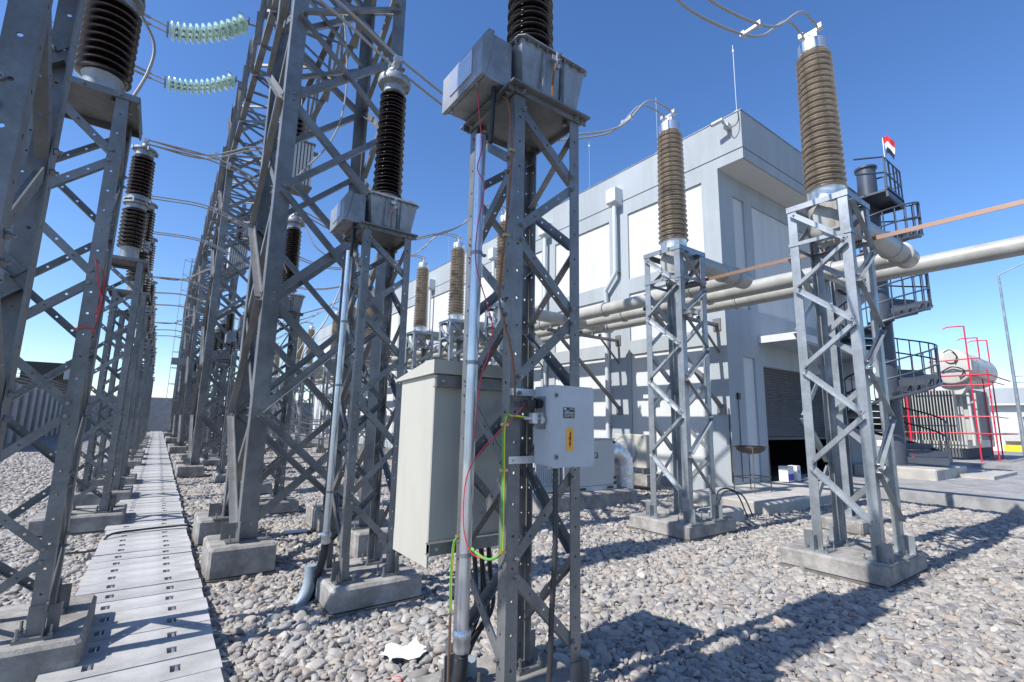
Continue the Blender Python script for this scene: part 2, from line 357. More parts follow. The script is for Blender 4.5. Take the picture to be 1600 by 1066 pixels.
    def named(nm, ty):
        q = N('GeometryNodeInputNamedAttribute'); q.data_type = ty; q.inputs['Name'].default_value = nm; return q.outputs['Attribute']
    rv = N('FunctionNodeRandomValue'); rv.data_type = 'INT'; rv.inputs[4].default_value = 0; rv.inputs[5].default_value = 4
    L(rv.outputs[2], ip.inputs['Instance Index']); L(named('rot', 'FLOAT_VECTOR'), ip.inputs['Rotation']); L(named('scl', 'FLOAT_VECTOR'), ip.inputs['Scale'])
    L(ip.outputs[0], go.inputs[0])
    md = o.modifiers.new('pebbles', 'NODES'); md.node_group = ng
    me.materials.append(pm)
    tag(o, 'loose rounded grey river pebbles covering the yard', 'gravel', kind='stuff')
pebbles()

# ================================================================== SETTING: apron, road, path
s = MB(); s.cbox((11.2, 5.45, .12), (4.5, 1.75, .25), .03); tag(s.build('apron', 'apron'), 'pale concrete apron along the building front', kind='structure')
s = MB(); s.bb(13.5, 24.0, -8, 4.35, -.1, .27); s.bb(13.5, 24.0, 4.35, 12, -.1, .266); tag(s.build('road', 'paving'), 'raised grey concrete road', kind='structure')
s = MB(); s.bb(18.6, 21.6, 3.3, 4.9, .27, .36); tag(s.build('step_slab', 'apron'), 'low pale slab beside the road', kind='structure')

# trench cover slabs
def slab_mesh():
    s = MB(); w, d, hh = .86, .272, .13; x0 = -w / 2
    sx = [(.19 - w / 2, .245 - w / 2), (w - .26 - w / 2, w - .205 - w / 2)]
    xs = [x0, sx[0][0], sx[0][1], sx[1][0], sx[1][1], x0 + w]; y0, y1 = .09, .18
    s.use('slab'); s.bb(x0, -x0, 0, y0, 0, hh); s.bb(x0, -x0, y1, d, 0, hh)
    for a, b2 in ((xs[0], xs[1]), (xs[2], xs[3]), (xs[4], xs[5])): s.bb(a, b2, y0, y1, 0, hh)
    for a, b2 in sx: s.bb(a, b2, y0, y1, 0, hh - .03)
    s.use('alu')
    for a, b2 in sx: s.tube([((a + b2) / 2 + .008, y0, hh - .012), ((a + b2) / 2 + .008, y1, hh - .012)], .008, 6)
    return s.mesh('trench_cover_slab')
sm_ = slab_mesh()
y = 1.9; k = 0
while y < 55:
    o = bpy.data.objects.new('cover_slab', sm_); COL.objects.link(o)
    far = min(1, max(0, (y - 6) / 30)) * .12
    o.location = (.055 + random.uniform(-.012, .012) + far * .6, y, random.uniform(-.006, .004) - .012); o.rotation_euler = (random.uniform(-.006, .006), random.uniform(-.006, .006), random.uniform(-.008, .008))
    tag(o, 'pale concrete trench cover slab with two lifting slots in the straight walkway', 'cover slab', 'cover slabs of the walkway'); y += .28; k += 1

# ================================================================== lattice pieces
def plinth(loc, dx, dy, z, label, grp):
    s = MB(); s.use('conc').cbox((0, 0, z / 2 + .03), (dx, dy, z - .06), .025)
    s.use('conc_dk').bb(-dx / 2 - .012, dx / 2 + .012, -dy / 2 - .012, dy / 2 + .012, -.15, .05)
    return tag(s.build('concrete_plinth', None, None, loc), label, 'plinth', grp)

def lattice(name, label, grp, loc, wx, wy, z0, z1, nodes, lw, bw, holes=True, zig=True, detail=True, foot=None, bolts=True, mtl='steel', inside=False):
    """square steel lattice tower whose near-left leg stands at the empty"""
    e = thing(name, loc, label, 'lattice tower', grp)
    corners = [((0, 0), (1, 0), (0, 1)), ((wx, 0), (-1, 0), (0, 1)), ((wx, wy), (-1, 0), (0, -1)), ((0, wy), (1, 0), (0, -1))]
    allm = MB() if not detail else None
    for (cx, cy), a, b2 in corners:
        s = allm or MB(); s.use(mtl)
        hs = [i * .145 + .1 for i in range(int((z1 - z0) / .145))] if holes else ()
        s.angle((cx, cy, z0), (cx, cy, z1), (*a, 0), (*b2, 0), lw, lw * .1 if lw > .08 else .007, holes=hs)
        if foot:
            s.box((cx + a[0] * lw * .5, cy + b2[1] * lw * .5, z0 + .008), (lw * 2.4, lw * 2.4, .02))
            # gusset stiffeners
            s.box((cx - a[0] * lw * .05, cy - b2[1] * lw * .45, z0 + .11), (.008, lw * .9, .19)); s.box((cx + a[0] * lw * .5, cy - b2[1] * .002, z0 + .1), (lw * 1.1, .008, .17))
            s.box((cx - a[0] * lw * .5, cy + b2[1] * lw * .4, z0 + .09), (lw * .8, .008, .16))
            s.use('bolt')
            for sx in (-1, 1):
                for sy in (-1, 1): s.lathe([(.014, 0), (.014, .016), (.008, .016), (.008, .06)], (cx + a[0] * lw * .5 + sx * lw, cy + b2[1] * lw * .5 + sy * lw, z0 + .018), (0, 0, 1), 6)
        if not allm: s.build('leg', None, e)
    faces = [((0, 0), (wx, 0), (0, -1, 0), 1), ((wx, 0), (wx, wy), (1, 0, 0), 0), ((wx, wy), (0, wy), (0, 1, 0), 1), ((0, wy), (0, 0), (-1, 0, 0), 0)]
    for fi, (A, B, nrm, par) in enumerate(faces):
        A = V((*A, 0)); B = V((*B, 0)); nrm = V(nrm); hd = (B - A).normalized(); ins = lw * .5
        a0 = A + hd * ins; b0 = B - hd * ins
        segs = []
        for i in range(len(nodes) - 1):
            zt, zb = nodes[i], nodes[i + 1]
            lr = (i % 2 == 0)
            P0, P1 = (a0, b0) if lr else (b0, a0)
            segs.append((P0 + V((0, 0, zt - .02)), P1 + V((0, 0, zb + .02))))
            if not zig: segs.append((P1 + V((0, 0, zt - .02)), P0 + V((0, 0, zb + .02))))
        for j, (p, q) in enumerate(segs):
            s = allm or MB(); s.use(mtl); off = nrm * (.002 if (zig or j % 2 == 0) else -(lw * .1 + .004))
            inward = -nrm if (zig or j % 2 == 0) else -nrm
            d = (q - p).normalized(); w_ = d.cross(nrm).normalized()
            if w_.z < 0: w_ = -w_
            if inside:
                o_ = nrm * -(lw * .1 + .002); pp = p + o_ - w_ * bw * .5; qq = q + o_ - w_ * bw * .5
                s.angle(pp, qq, w_, -nrm, bw, bw * .11, holes=([.28 * (q - p).length, .5 * (q - p).length, .72 * (q - p).length] if holes else ()), w2=bw * .8)
            elif zig or j % 2 == 0:
                pp = p + nrm * .001 - w_ * bw * .5; qq = q + nrm * .001 - w_ * bw * .5
                s.angle(pp, qq, w_, nrm, bw, bw * .11, holes=([.28 * (q - p).length, .5 * (q - p).length, .72 * (q - p).length] if holes else ()), w2=bw * .85)
            else:
                pp = p - nrm * (lw * .1 + .002) - w_ * bw * .5; qq = q - nrm * (lw * .1 + .002) - w_ * bw * .5
                s.angle(pp, qq, w_, -nrm, bw, bw * .11, w2=bw * .85)
            if bolts:
                s.use('bolt')
                for c in (p + d * .03, q - d * .03): s.bolt(c + nrm * (.0015 if inside else bw * .11 + .002), nrm, .013, .011)
            if not allm: s.build('brace', None, e)
    if allm: allm.build('frame', None, e)
    return e

# ------------------------------------------------------------------ insulators
def sheds(s, z0, z1, n, rc0, rs0, rc1=None, rs1=None, o=(0, 0, 0), ax=(0, 0, 1), seg=28, alt=.0):
    rc1 = rc1 or rc0; rs1 = rs1 or rs0; pr = []; p = (z1 - z0) / n
    for i in range(n):
        f = i / max(1, n - 1); rc = rc0 + (rc1 - rc0) * f; rs = (rs0 + (rs1 - rs0) * f) * (1 - (alt if i % 2 else 0)); z = z0 + i * p
        pr += [(rc, z), (rc + (rs - rc) * .5, z + p * .10), (rs * .97, z + p * .12), (rs, z + p * .24), (rs * .97, z + p * .36), (rc + (rs - rc) * .45, z + p * .56), (rc, z + p * .82)]
    pr.append((rc1, z1)); return s.lathe(pr, o, ax, seg)

def ct(label, loc, near=True):
    """current transformer: tank, terminal box, ribbed insulator, head; origin = tower near-left leg at plate top"""
    e = thing('current_transformer', loc, label, 'current transformer', 'current transformers with dark brown insulators')
    cx, cy = .285, .25
    s = MB(); s.use('cast')
    # tank tapering downwards with rim
    x0, x1, y0, y1, h0, h1 = .04, .50, .0, .50, .03, .31
    vs = [(x0 + .03, y0 + .03, h0), (x1 - .03, y0 + .03, h0), (x1 - .03, y1 - .03, h0), (x0 + .03, y1 - .03, h0), (x0 - .01, y0 - .01, h1), (x1 + .01, y0 - .01, h1), (x1 + .01, y1 + .01, h1), (x0 - .01, y1 + .01, h1)]
    s.add(vs, [(3, 2, 1, 0), (4, 5, 6, 7), (0, 1, 5, 4), (1, 2, 6, 5), (2, 3, 7, 6), (3, 0, 4, 7)])
    s.build('tank', None, e)
    s = MB(); s.use('cast').cbox(((x0 + x1) / 2, (y0 + y1) / 2, h1 + .02), (x1 - x0 + .07, y1 - y0 + .07, .035), .03)
    s.use('bolt')
    for i in range(7):
        t_ = x0 + .03 + i * (x1 - x0 - .06) / 6; s.bolt((t_, y0 - .022, h1 + .004), (0, 0, -1), .009, .012)
        t_ = y0 + .03 + i * (y1 - y0 - .06) / 6; s.bolt((x0 - .022, t_, h1 + .004), (0, 0, -1), .009, .012)
    s.build('tank_lid', None, e)
    for fx in (.32, .66): s = MB(); s.use('cast').box((x0 + (x1 - x0) * fx, y0 - .004, .165), (.014, .022, .27)); s.build('tank_rib', None, e)
    for c in ((.09, .06), (.45, .06), (.09, .44), (.45, .44)): s = MB(); s.use('cast').box((c[0], c[1], .014), (.07, .07, .04)); s.build('tank_foot', None, e)
    s = MB(); s.use('alu').box((.27, -.035, .26), (.02, .02, .10)); s.box((.255, -.035, .27), (.05, .012, .03)); s.use('bolt').bolt((.27, -.046, .29), (0, -1, 0)); s.bolt((.27, -.046, .25), (0, -1, 0))
    s.use('copper_dk').tube(bez([(.255, -.045, .23), (.242, -.035, .16), (.238, -.03, .08), (.242, -.03, .0)], 5), .006, 6)
    s.use('rubber').tube(bez([(.285, -.045, .22), (.29, -.035, .15), (.294, -.03, .08), (.29, -.03, .0)], 5), .006, 6)
    s.build('earth_terminal', None, e)
    # terminal box on the left
    tb = MB(); tb.use('cast')
    bx0, bx1, by0, by1, bz0, bz1 = -.19, .01, .06, .47, .02, .30
    prof = [(bx0 + .02, bz0), (bx1, bz0), (bx1, bz1), (bx0 + .075, bz1), (bx0 + .06, bz0 + .17)]
    tb.prism([(x, by0, z) for x, z in prof], None, (0, by1 - by0, 0)); to = tb.build('terminal_box', None, e)
    d = MB(); d.use('joint').prism([(bx0 + .018, by0 - .003, bz0 - .003), (bx0 + .026, by0 - .003, bz0 - .003), (bx0 + .064, by0 - .003, bz0 + .17), (bx0 + .080, by0 - .003, bz1 + .003), (bx0 + .072, by0 - .003, bz1 + .003), (bx0 + .056, by0 - .003, bz0 + .17)], None, (0, by1 - by0 + .006, 0)); d.use('cast')
    prof = [(bx0 - .005, bz0 - .006), (bx0 + .018, bz0 - .006), (bx0 + .056, bz0 + .17), (bx0 + .072, bz1 + .006), (bx0 + .035, bz1 + .006), (bx0 - .005, bz1 - .06)]
    d.prism([(x, by0 - .018, z) for x, z in prof], None, (0, by1 - by0 + .036, 0))
    d.use('alu').prism([(bx0 - .012, by0 + .08, bz0 + .05), (bx0 - .012, by1 - .08, bz0 + .05), (bx0 - .012, by1 - .08, bz0 + .20), (bx0 - .012, by0 + .08, bz0 + .20)], None, (.009, 0, 0))
    d.use('bolt')
    for yy in (by0 + .06, by1 - .06): d.bolt((bx0 + .02, yy, bz0 - .006), (0, 0, -1), .01, .014)
    d.build('door', None, to)
    s = MB(); s.use('rubber')
    for dx, dy in ((-.07, .11), (-.045, .15)): s.tube(bez([(dx, dy, bz0), (dx - .003, dy, bz0 - .08), (-.07, .13, -.30)], 5), .014, 8)
    s.build('gland_cable', None, to)
    # porcelain
    s = MB(); s.use('cast').lathe([(.17, .348), (.17, .37), (.12, .38), (.11, .43), (.12, .44)], (cx, cy, 0)); s.build('base_flange', None, e)
    s = MB(); s.use('brown'); sheds(s, .44, 1.60, 29, .085, .152, .08, .138, (cx, cy, 0), seg=32, alt=.08); s.build('insulator', None, e, ang=60)
    s = MB(); s.use('cast').lathe([(.075, 1.60), (.105, 1.62), (.11, 1.69), (.165, 1.71), (.175, 1.74), (.165, 1.78), (.12, 1.79), (.115, 1.83), (.09, 1.85), (.085, 1.88), (0.01, 1.89)], (cx, cy, 0))
    for k in range(10):
        a = k * 2 * pi / 10; s.bolt((cx + cos(a) * .15, cy + sin(a) * .15, 1.78), (0, 0, 1), .013, .015); s.bolt((cx + cos(a) * .15, cy + sin(a) * .15, 1.712), (0, 0, -1), .013, .012)
    s.build('head', None, e)
    s = MB(); s.use('alu').box((cx, cy, 1.93), (.05, .05, .09)); s.box((cx, cy, 1.98), (.06, .20, .035))
    for dy in (-.075, .075): s.box((cx, cy + dy, 2.0), (.09, .055, .035)); s.bolt((cx - .03, cy + dy, 2.018), (0, 0, 1)); s.bolt((cx + .03, cy + dy, 2.018), (0, 0, 1))
    s.build('clamp', None, e)
    return e

def top_plate(e, wx, wy, z, o=.05):
    s = MB(); s.use('steel')
    s.bb(-o, wx + o, -o, wy + o, z, z + .012)
    for (a, b2, c, d) in ((-o + .002, wx + o - .002, -.012, -.004), (-o + .002, wx + o - .002, wy + .004, wy + .012)): s.bb(a, b2, c, d, z - .032, z - .0005)
    for (a, b2) in ((-.012, -.004), (wx + .004, wx + .012)): s.bb(a, b2, -.02, wy + .02, z - .032, z - .0007)
    s.use('bolt')
    for px in (.06, wx - .06):
        for py in (.06, wy - .06): s.lathe([(.015, -.03), (.015, 0)], (px, py, z), (0, 0, 1), 6)
    for px in (.04, wx - .04): s.bolt((px, -.012, z - .018), (0, -1, 0), .012, .012)
    for py in (.04, wy - .04): s.bolt((-.012, py, z - .018), (-1, 0, 0), .012, .012)
    s.build('top_plate', None, e)

# phase positions of the rows (near edge y of the towers)
BAY = 9.4
TY = []
for bnum in range(5):
    for q in (-.38, 1.94, 4.33): TY.append(q + BAY * bnum)
TX = 1.39; TW = .47; TH = 3.40; PZ = .24
nodesT = [3.33, 2.97, 2.58, 2.18, 1.78, 1.36, .92, .48]
def nodes_rel(n): return n
TG = 'lattice towers carrying the current transformers'
def tname(i):
    if i == 0: return 'steel lattice tower beside the camera, cut off by the right edge of the picture'
    if i == 1: return 'nearest full steel lattice tower with the grey junction box and conduit'
    if i == 2: return 'steel lattice tower left of the beige cabinet, with a bare conduit up its left side'
    return 'steel lattice tower under a dark transformer, %s back in the middle row' % ORD[i]
tower0 = lattice('lattice_tower', tname(1), TG, (TX, TY[1], 0), TW, TW, PZ, TH, nodesT, .068, .05, foot=True, inside=True)
top_plate(tower0, TW, TW, TH)
ct0 = ct('nearest current transformer, its dark brown insulator cut off by the top edge of the picture', (TX, TY[1], TH + .012))
cond0 = None
far_t = None
def conduit_thing(label):
    e = thing('conduit', (TX, TY[1], 0), label, 'conduit', 'conduits up the transformer towers')
    s = MB(); s.use('conduit').tube([(-.085, .235, .60), (-.07, .235, 3.2)], .031, 16); s.build('pipe', None, e)
    s = MB(); s.use('bolt')
    for z in (.95, 1.9, 2.5): s.lathe([(.034, -.01), (.034, .01)], (-.085 + (z - .46) * .0055, .235, z), (0, 0, 1), 16); s.box((-.04, .235, z), (.05, .02, .012))
    s.build('clamp', None, e)
    s = MB(); s.use('alu').lathe([(.036, 0), (.042, .02), (.036, .05), (.044, .06), (.044, .09), (.036, .1)], (-.0855, .235, .51), (0, 0, 1), 16); s.build('gland', None, e)
    p = bez([(-.086, .235, .52), (-.09, .24, .42), (-.11, .27, .30), (-.14, .34, .14), (-.15, .36, .02)], 14); s = MB(); s.use('flex')
    rr = [.030 if i % 2 else .036 for i in range(len(p))]; s.tube(p, rr, 12); s.build('corrugated_hose', None, e, ang=80)
    return e
def pvc_elbow(loc, label):
    s = MB(); s.use('pvc').tube(bez([(0, 0, .32), (0, 0, .2), (-.03, -.01, .1), (-.12, -.05, -.04)], 6), .055, 16, cap=False); s.tube(bez([(0, 0, .319), (0, 0, .2), (-.03, -.01, .1), (-.12, -.05, -.04)], 6), .049, 16)
    return tag(s.build('cable_duct', None, None, loc), label, 'pipe', 'grey plastic cable ducts')

CTL = ['current transformer just outside the right edge', None, 'current transformer above the tower left of the beige cabinet']
for i, y in enumerate(TY):
    if i == 1:
        plinth((TX + .26, y + .26, 0), .82, .82, PZ - .002, 'concrete plinth under the nearest tower with the junction box', 'plinths of the transformer towers'); continue
    if i > 11: 
        pass
    if i <= 8:
        put(tower0, (TX, y, 0), tname(i))
    else:
        if far_t is None:
            far_t = lattice('lattice_tower', tname(i), TG, (TX, y, 0), TW, TW, PZ, TH, nodesT, .068, .05, foot=False, inside=True, holes=False, detail=False, bolts=False); top_plate(far_t, TW, TW, TH)
        else: put(far_t, (TX, y, 0), tname(i))
    pl = ['concrete plinth beside the camera', '', 'concrete plinth under the tower left of the beige cabinet'][i] if i < 3 else 'concrete plinth under the %s transformer tower back in its row' % ORD[i]
    plinth((TX + .30, y + .27, 0), .80, .82, PZ - .002, pl, 'plinths of the transformer towers')
    if i > 0 and i < 13:
        put(ct0, (TX, y, TH + .012), CTL[2] if i == 2 else 'dark ribbed current transformer, %s back in the row behind the beige cabinet' % ORD[i])
conduit0 = conduit_thing('shiny conduit up the nearest tower beside its green and yellow earth cable')
put(conduit0, (TX + .02, TY[2] + .02, 0), 'pale conduit up the tower left of the beige cabinet')
put(conduit0, (TX + .02, TY[3], 0), 'conduit up the fourth transformer tower back')
pvc_elbow((TX - .14, TY[2] + .36, 0), 'blue-grey plastic duct at the foot of the tower left of the beige cabinet')
pvc_elbow((TX + .12, TY[1] + .52, 0), 'blue-grey plastic duct behind the foot of the nearest tower')
pvc_elbow((TX - .3, TY[3] - .3, 0), 'grey plastic duct lying behind the big gantry column')

# ------------------------------------------------------------------ L row
def stack_ins(label, loc):
    e = thing('post_insulator', loc, label, 'insulator', 'stacked dark insulators of the left row')
    s = MB(); s.use('cast').lathe([(.15, 0), (.15, .02), (.125, .03), (.115, .19), (.13, .22)], (0, 0, 0)); s.build('base_flange', None, e)
    s = MB(); s.use('brown'); sheds(s, .22, .84, 10, .10, .172, seg=32); s.build('insulator', None, e, ang=60)
    s = MB(); s.use('cast').lathe([(.105, .82), (.13, .84), (.13, .90), (.17, .91), (.17, .935), (.13, .94), (.13, .96), (.17, .965), (.17, .99), (.13, 1.0), (.13, 1.05), (.105, 1.07)], (0, 0, 0))
    for k in range(6):
        a = k * pi / 3 + .3; s.lathe([(.02, -.04), (.02, .04)], (cos(a) * .16, sin(a) * .16, .95), (0, 0, 1), 6)
    s.build('joint_flange', None, e)
    s = MB(); s.use('brown'); sheds(s, 1.07, 1.70, 11, .095, .165, .09, .155, seg=32); s.build('insulator', None, e, ang=60)
    s = MB(); s.use('cast').lathe([(.10, 1.70), (.125, 1.72), (.125, 1.80), (.16, 1.81), (.16, 1.84), (.06, 1.85), (.05, 1.93)], (0, 0, 0))
    for k in range(4):
        a = k * pi / 2 + .3; s.lathe([(.02, -.04), (.02, .02)], (cos(a) * .16, sin(a) * .16, 1.83), (0, 0, 1), 6)
    s.build('head', None, e)
    s = MB(); s.use('alu').box((0, 0, 1.94), (.05, .05, .06)); s.box((0, 0, 1.97), (.05, .20, .03))
    for dy in (-.075, .075): s.box((0, dy, 1.99), (.08, .05, .03))
    s.build('clamp', None, e)
    return e
LX = -.41; LW = .50; LH = 3.86
LY = []
for bnum in range(5):
    for q in (1.87, 4.2, 8.8 - 9.4 + .05): LY.append(q + BAY * bnum)
LY = sorted(v for v in LY if v > 1)[:13]
nodesL = [3.80, 3.38, 2.95, 2.50, 2.06, 1.62, 1.18, .74, .36]
def lname(i): return 'steel lattice tower left of the walkway, %s from the camera' % ORD[i]
LG = 'lattice towers left of the walkway'
def plateL(e):
    s = MB(); s.use('steel').bb(-.06, LW + .06, -.0, LW + .06, 3.86, 3.872); s.bb(-.055, LW + .055, -.012, -.0, 3.825, 3.871); s.bb(-.055, LW + .055, LW + .02, LW + .032, 3.81, 3.858)
    s.bb(LW + .048, LW + .06, .001, LW + .02, 3.79, 3.858); s.bb(-.06, -.048, .001, LW + .02, 3.79, 3.858)
    s.use('bolt')
    for x in (.05, .25, .45): s.bolt((x, -.012, 3.845), (0, -1, 0), .012, .012)
    for x in (.1, .4):
        for y in (.1, .4): s.lathe([(.015, -.03), (.015, 0)], (x, y, 3.86), (0, 0, 1), 6)
    s.build('top_plate', None, e)
l0 = lattice('lattice_tower', lname(0), LG, (LX - LW, LY[0], 0), LW, LW, .27, LH - .002, nodesL, .075, .05, foot=True, inside=True); plateL(l0)
li0 = stack_ins('stacked dark insulator above the left picture edge, nearest of its row', (LX - .20, LY[0] + .3, LH + .012))
lfar = None
l1 = lattice('lattice_tower', lname(1), LG, (LX - LW, LY[1], 0), LW, LW, .27, LH - .002, nodesL, .075, .05, foot=True, inside=True); plateL(l1)
for i, y in enumerate(LY):
    plinth((LX - .28, y + .32, 0), .96, .95, .268, 'concrete plinth beside the left edge of the walkway, %s from the camera' % ORD[i], 'plinths left of the walkway')
    if 2 <= i <= 4: put(l1, (LX - LW, y, 0), lname(i))
    elif i > 4:
        if lfar is None: lfar = lattice('lattice_tower', lname(i), LG, (LX - LW, y, 0), LW, LW, .27, LH - .002, nodesL, .075, .05, foot=False, inside=True, holes=False, detail=False, bolts=False); plateL(lfar)
        else: put(lfar, (LX - LW, y, 0), lname(i))
    if i: put(li0, (LX - .20, y + .3, LH + .012), 'stacked dark brown insulator left of the walkway, %s from the camera' % ORD[i])
# red and white tape on the second left tower
s = MB(); s.use('redwhite').tube(bez([(LX + .01, LY[1] - .01, 2.25), (LX + .02, LY[1] + .03, 2.5), (LX - .04, LY[1] - .02, 2.62), (LX + .02, LY[1] - .01, 2.35), (LX + .015, LY[1], 2.2)], 6), .004, 5)
s.tube(bez([(LX - .09, LY[1] - .01, 2.14), (LX - .04, LY[1] - .014, 2.16), (LX + .008, LY[1] - .01, 2.15), (LX + .012, LY[1] + .05, 2.13)], 4), .005, 5); tag(s.build('barrier_tape'), 'scrap of red tape tied round the leg of the second left tower', 'tape')

# ------------------------------------------------------------------ gantry
GX0, GX1, GYD = .82, 2.26, 1.55
nodesG = [11.0, 9.75, 8.5, 7.4, 6.6, 5.45, 4.25, 2.95, 1.65, .45]
def gantry(label, loc, detail):
    e = lattice('gantry_column', label, 'tall gantry columns right of the walkway', loc, GX1 - GX0, GYD, .33, 11.4, nodesG, .17 if detail else .17, .085, holes=False, zig=False, detail=detail, foot=True, bolts=detail)
    e['category'] = 'gantry column'; return e
GY = [5.92 + BAY * i for i in range(5)]
g0 = gantry('nearest tall lattice gantry column, right of the walkway', (GX0, GY[0], 0), True)
gfar = None
for i, y in enumerate(GY):
    if i == 1: put(g0, (GX0 + .03, y, 0), 'tall lattice gantry column, second from the camera')
    elif i > 1:
        if gfar is None: gfar = gantry('tall lattice gantry column, third from the camera', (GX0 + .06, y, 0), False)
        else: put(gfar, (GX0 + .08, y, 0), 'tall lattice gantry column, %s from the camera' % ORD[i])
    for (px, py, nm) in ((.03, .08, 'near left'), (.03, GYD, 'far left'), (GX1 - GX0, .05, 'near right'), (GX1 - GX0, GYD, 'far right')):
        plinth((GX0 + px, y + py + (.0 if py < 1 else .1), 0), .60, .70, .33, 'concrete plinth under the %s leg of the %s gantry column' % (nm, ORD[i]), 'plinths of the gantry columns')

def girder(label, y0, y1, detail):
    e = thing('gantry_girder', (GX0, y0, 8.55), label, 'girder', 'lattice girders between the gantry columns')
    w = GX1 - GX0; hh = 1.45; L = y1 - y0; am = None if detail else MB()
    for x, a in ((0, 1), (w, -1)):
        for z, b2 in ((0, 1), (hh, -1)):
            s = am or MB(); s.use('steel').angle((x, 0, z), (x, L, z), (a, 0, 0), (0, 0, b2), .11, .012)
            if not am: s.build('chord', None, e)
    n = 8; st = L / n
    for i in range(n):
        for x in (0, w):
            p, q = ((x, i * st, 0), (x, (i + 1) * st, hh)) if i % 2 else ((x, i * st, hh), (x, (i + 1) * st, 0))
            s = am or MB(); s.use('steel').angle(p, q, (0, 0, 1), (1 if x else -1, 0, 0), .06, .007)
            if not am: s.build('brace', None, e)
            s = am or MB(); s.use('steel').angle((x, i * st + .01, 0), (x, i * st + .01, hh), (0, 1, 0), (1 if x else -1, 0, 0), .05, .006)
            if not am: s.build('brace', None, e)
        for z in (0, hh):
            p, q = ((0, i * st, z), (w, (i + 1) * st, z)) if i % 2 else ((w, i * st, z), (0, (i + 1) * st, z))
            s = am or MB(); s.use('steel').angle(p, q, (0, 1, 0), (0, 0, -1 if z == 0 else 1), .06, .007)
            if not am: s.build('brace', None, e)
            s = am or MB(); s.use('steel').angle((0, i * st + .03, z), (w, i * st + .03, z), (0, 1, 0), (0, 0, -1 if z == 0 else 1), .05, .006)
            if not am: s.build('brace', None, e)
    if am: am.build('frame', None, e)
    return e
gd = girder('nearest lattice girder overhead, from the first to the second gantry column', GY[0] + GYD, GY[1], True)
gd2 = girder('lattice girder from the second to the third gantry column', GY[1] + GYD, GY[2], False)
for i in (2, 3): put(gd2, (GX0, GY[i] + GYD, 8.55), 'lattice girder from the %s to the %s gantry column' % (ORD[i], ORD[i + 1]))

# suspended finned line traps under the girder
def trap(loc, label):
    e = thing('line_trap', loc, label, 'line trap', 'finned line traps under the girder')
    s = MB(); s.use('white')
    for i in range(9): s.box((-.26 + i * .065, 0, 0), (.045, .5, .95))
    s.use('steel'); s.box((0, 0, .49), (.62, .55, .04)); s.box((0, 0, -.49), (.62, .55, .04)); s.box((.36, 0, .42), (.14, .08, .06)); s.build('fins', None, e)
    s = MB(); s.use('brown'); sheds(s, .56, 1.25, 6, .03, .13, seg=16); s.build('insulator', None, e)
    s = MB(); s.use('bolt').tube([(0, 0, .5), (0, 0, .6)], .015, 6); s.tube([(0, 0, 1.25), (0, 0, 1.72 if loc[2] < 7.2 else 1.2)], .012, 6); s.build('hanger', None, e)
    return e
trap((1.80, 10.5, 6.85), 'finned grey line trap hanging beyond the nearest gantry column')
trap((1.74, 19.6, 7.25), 'finned grey line trap hanging beyond the second gantry column')

# glass insulator strings
def glass_string(p, q, label):
    e = thing('insulator_string', p, label, 'insulator string', 'pair of green glass insulator strings')
    p = V(p); q = V(q); d = q - p; sag = .16
    for off in (-.09, .09):
        s = MB(); s.use('glass'); n = 12; m_ = MB()
        for i in range(n):
            f = (i + .5) / n; c = d * f + V((0, off, -sag * 4 * f * (1 - f))); ax = (d + V((0, 0, -sag * 4 * (1 - 2 * f)))).normalized()
            s.lathe([(.02, -.02), (.128, -.03), (.135, -.02), (.12, .0), (.05, .022), (.035, .045)], c, ax, 20)
            s.lathe([(.10, -.045), (.105, -.03), (.085, -.03), (.08, -.045)], c, ax, 16)
            m_.use('bolt').lathe([(.03, .02), (.035, .05), (.03, .075), (.012, .08), (.012, .12)], c - ax * .01, ax, 10)
        s.build('disc_string', None, e); m_.build('pins', None, e)
    s = MB(); s.use('bolt'); s.box(d + V((.03, 0, 0)), (.03, .30, .08)); s.box((-.04, 0, 0), (.03, .30, .14))
    s.tube([d + V((.04, 0, 0)), d + V((.28, 0, .03))], .02, 8)
    s.tube(bez([d + V((-.05, 0, .1)), d + V((-.12, 0, .17)), d + V((-.2, 0, .16))], 4), .008, 5); s.build('yoke', None, e)
    # conductors leaving to the left with dampers
    s = MB(); s.use('wire')
    for off in (-.1, .1):
        path = bez([V((-.04, off, 0)), V((-1.0, off, .16)), V((-3.0, off, .8)), V((-9.0, off, 3.6))], 6); s.tube(path, .016, 6)
        s.use('bolt'); s.tube([path[2], path[6]], .028, 6); s.use('wire')
    s.build('conductor', None, e)
    return e
glass_string((-.62, 10.75, 9.0), (.62, 10.75, 9.86), 'upper green glass insulator string at the top left')
glass_string((-.68, 13.4, 9.45), (.66, 13.4, 10.16), 'lower green glass insulator string at the top left')

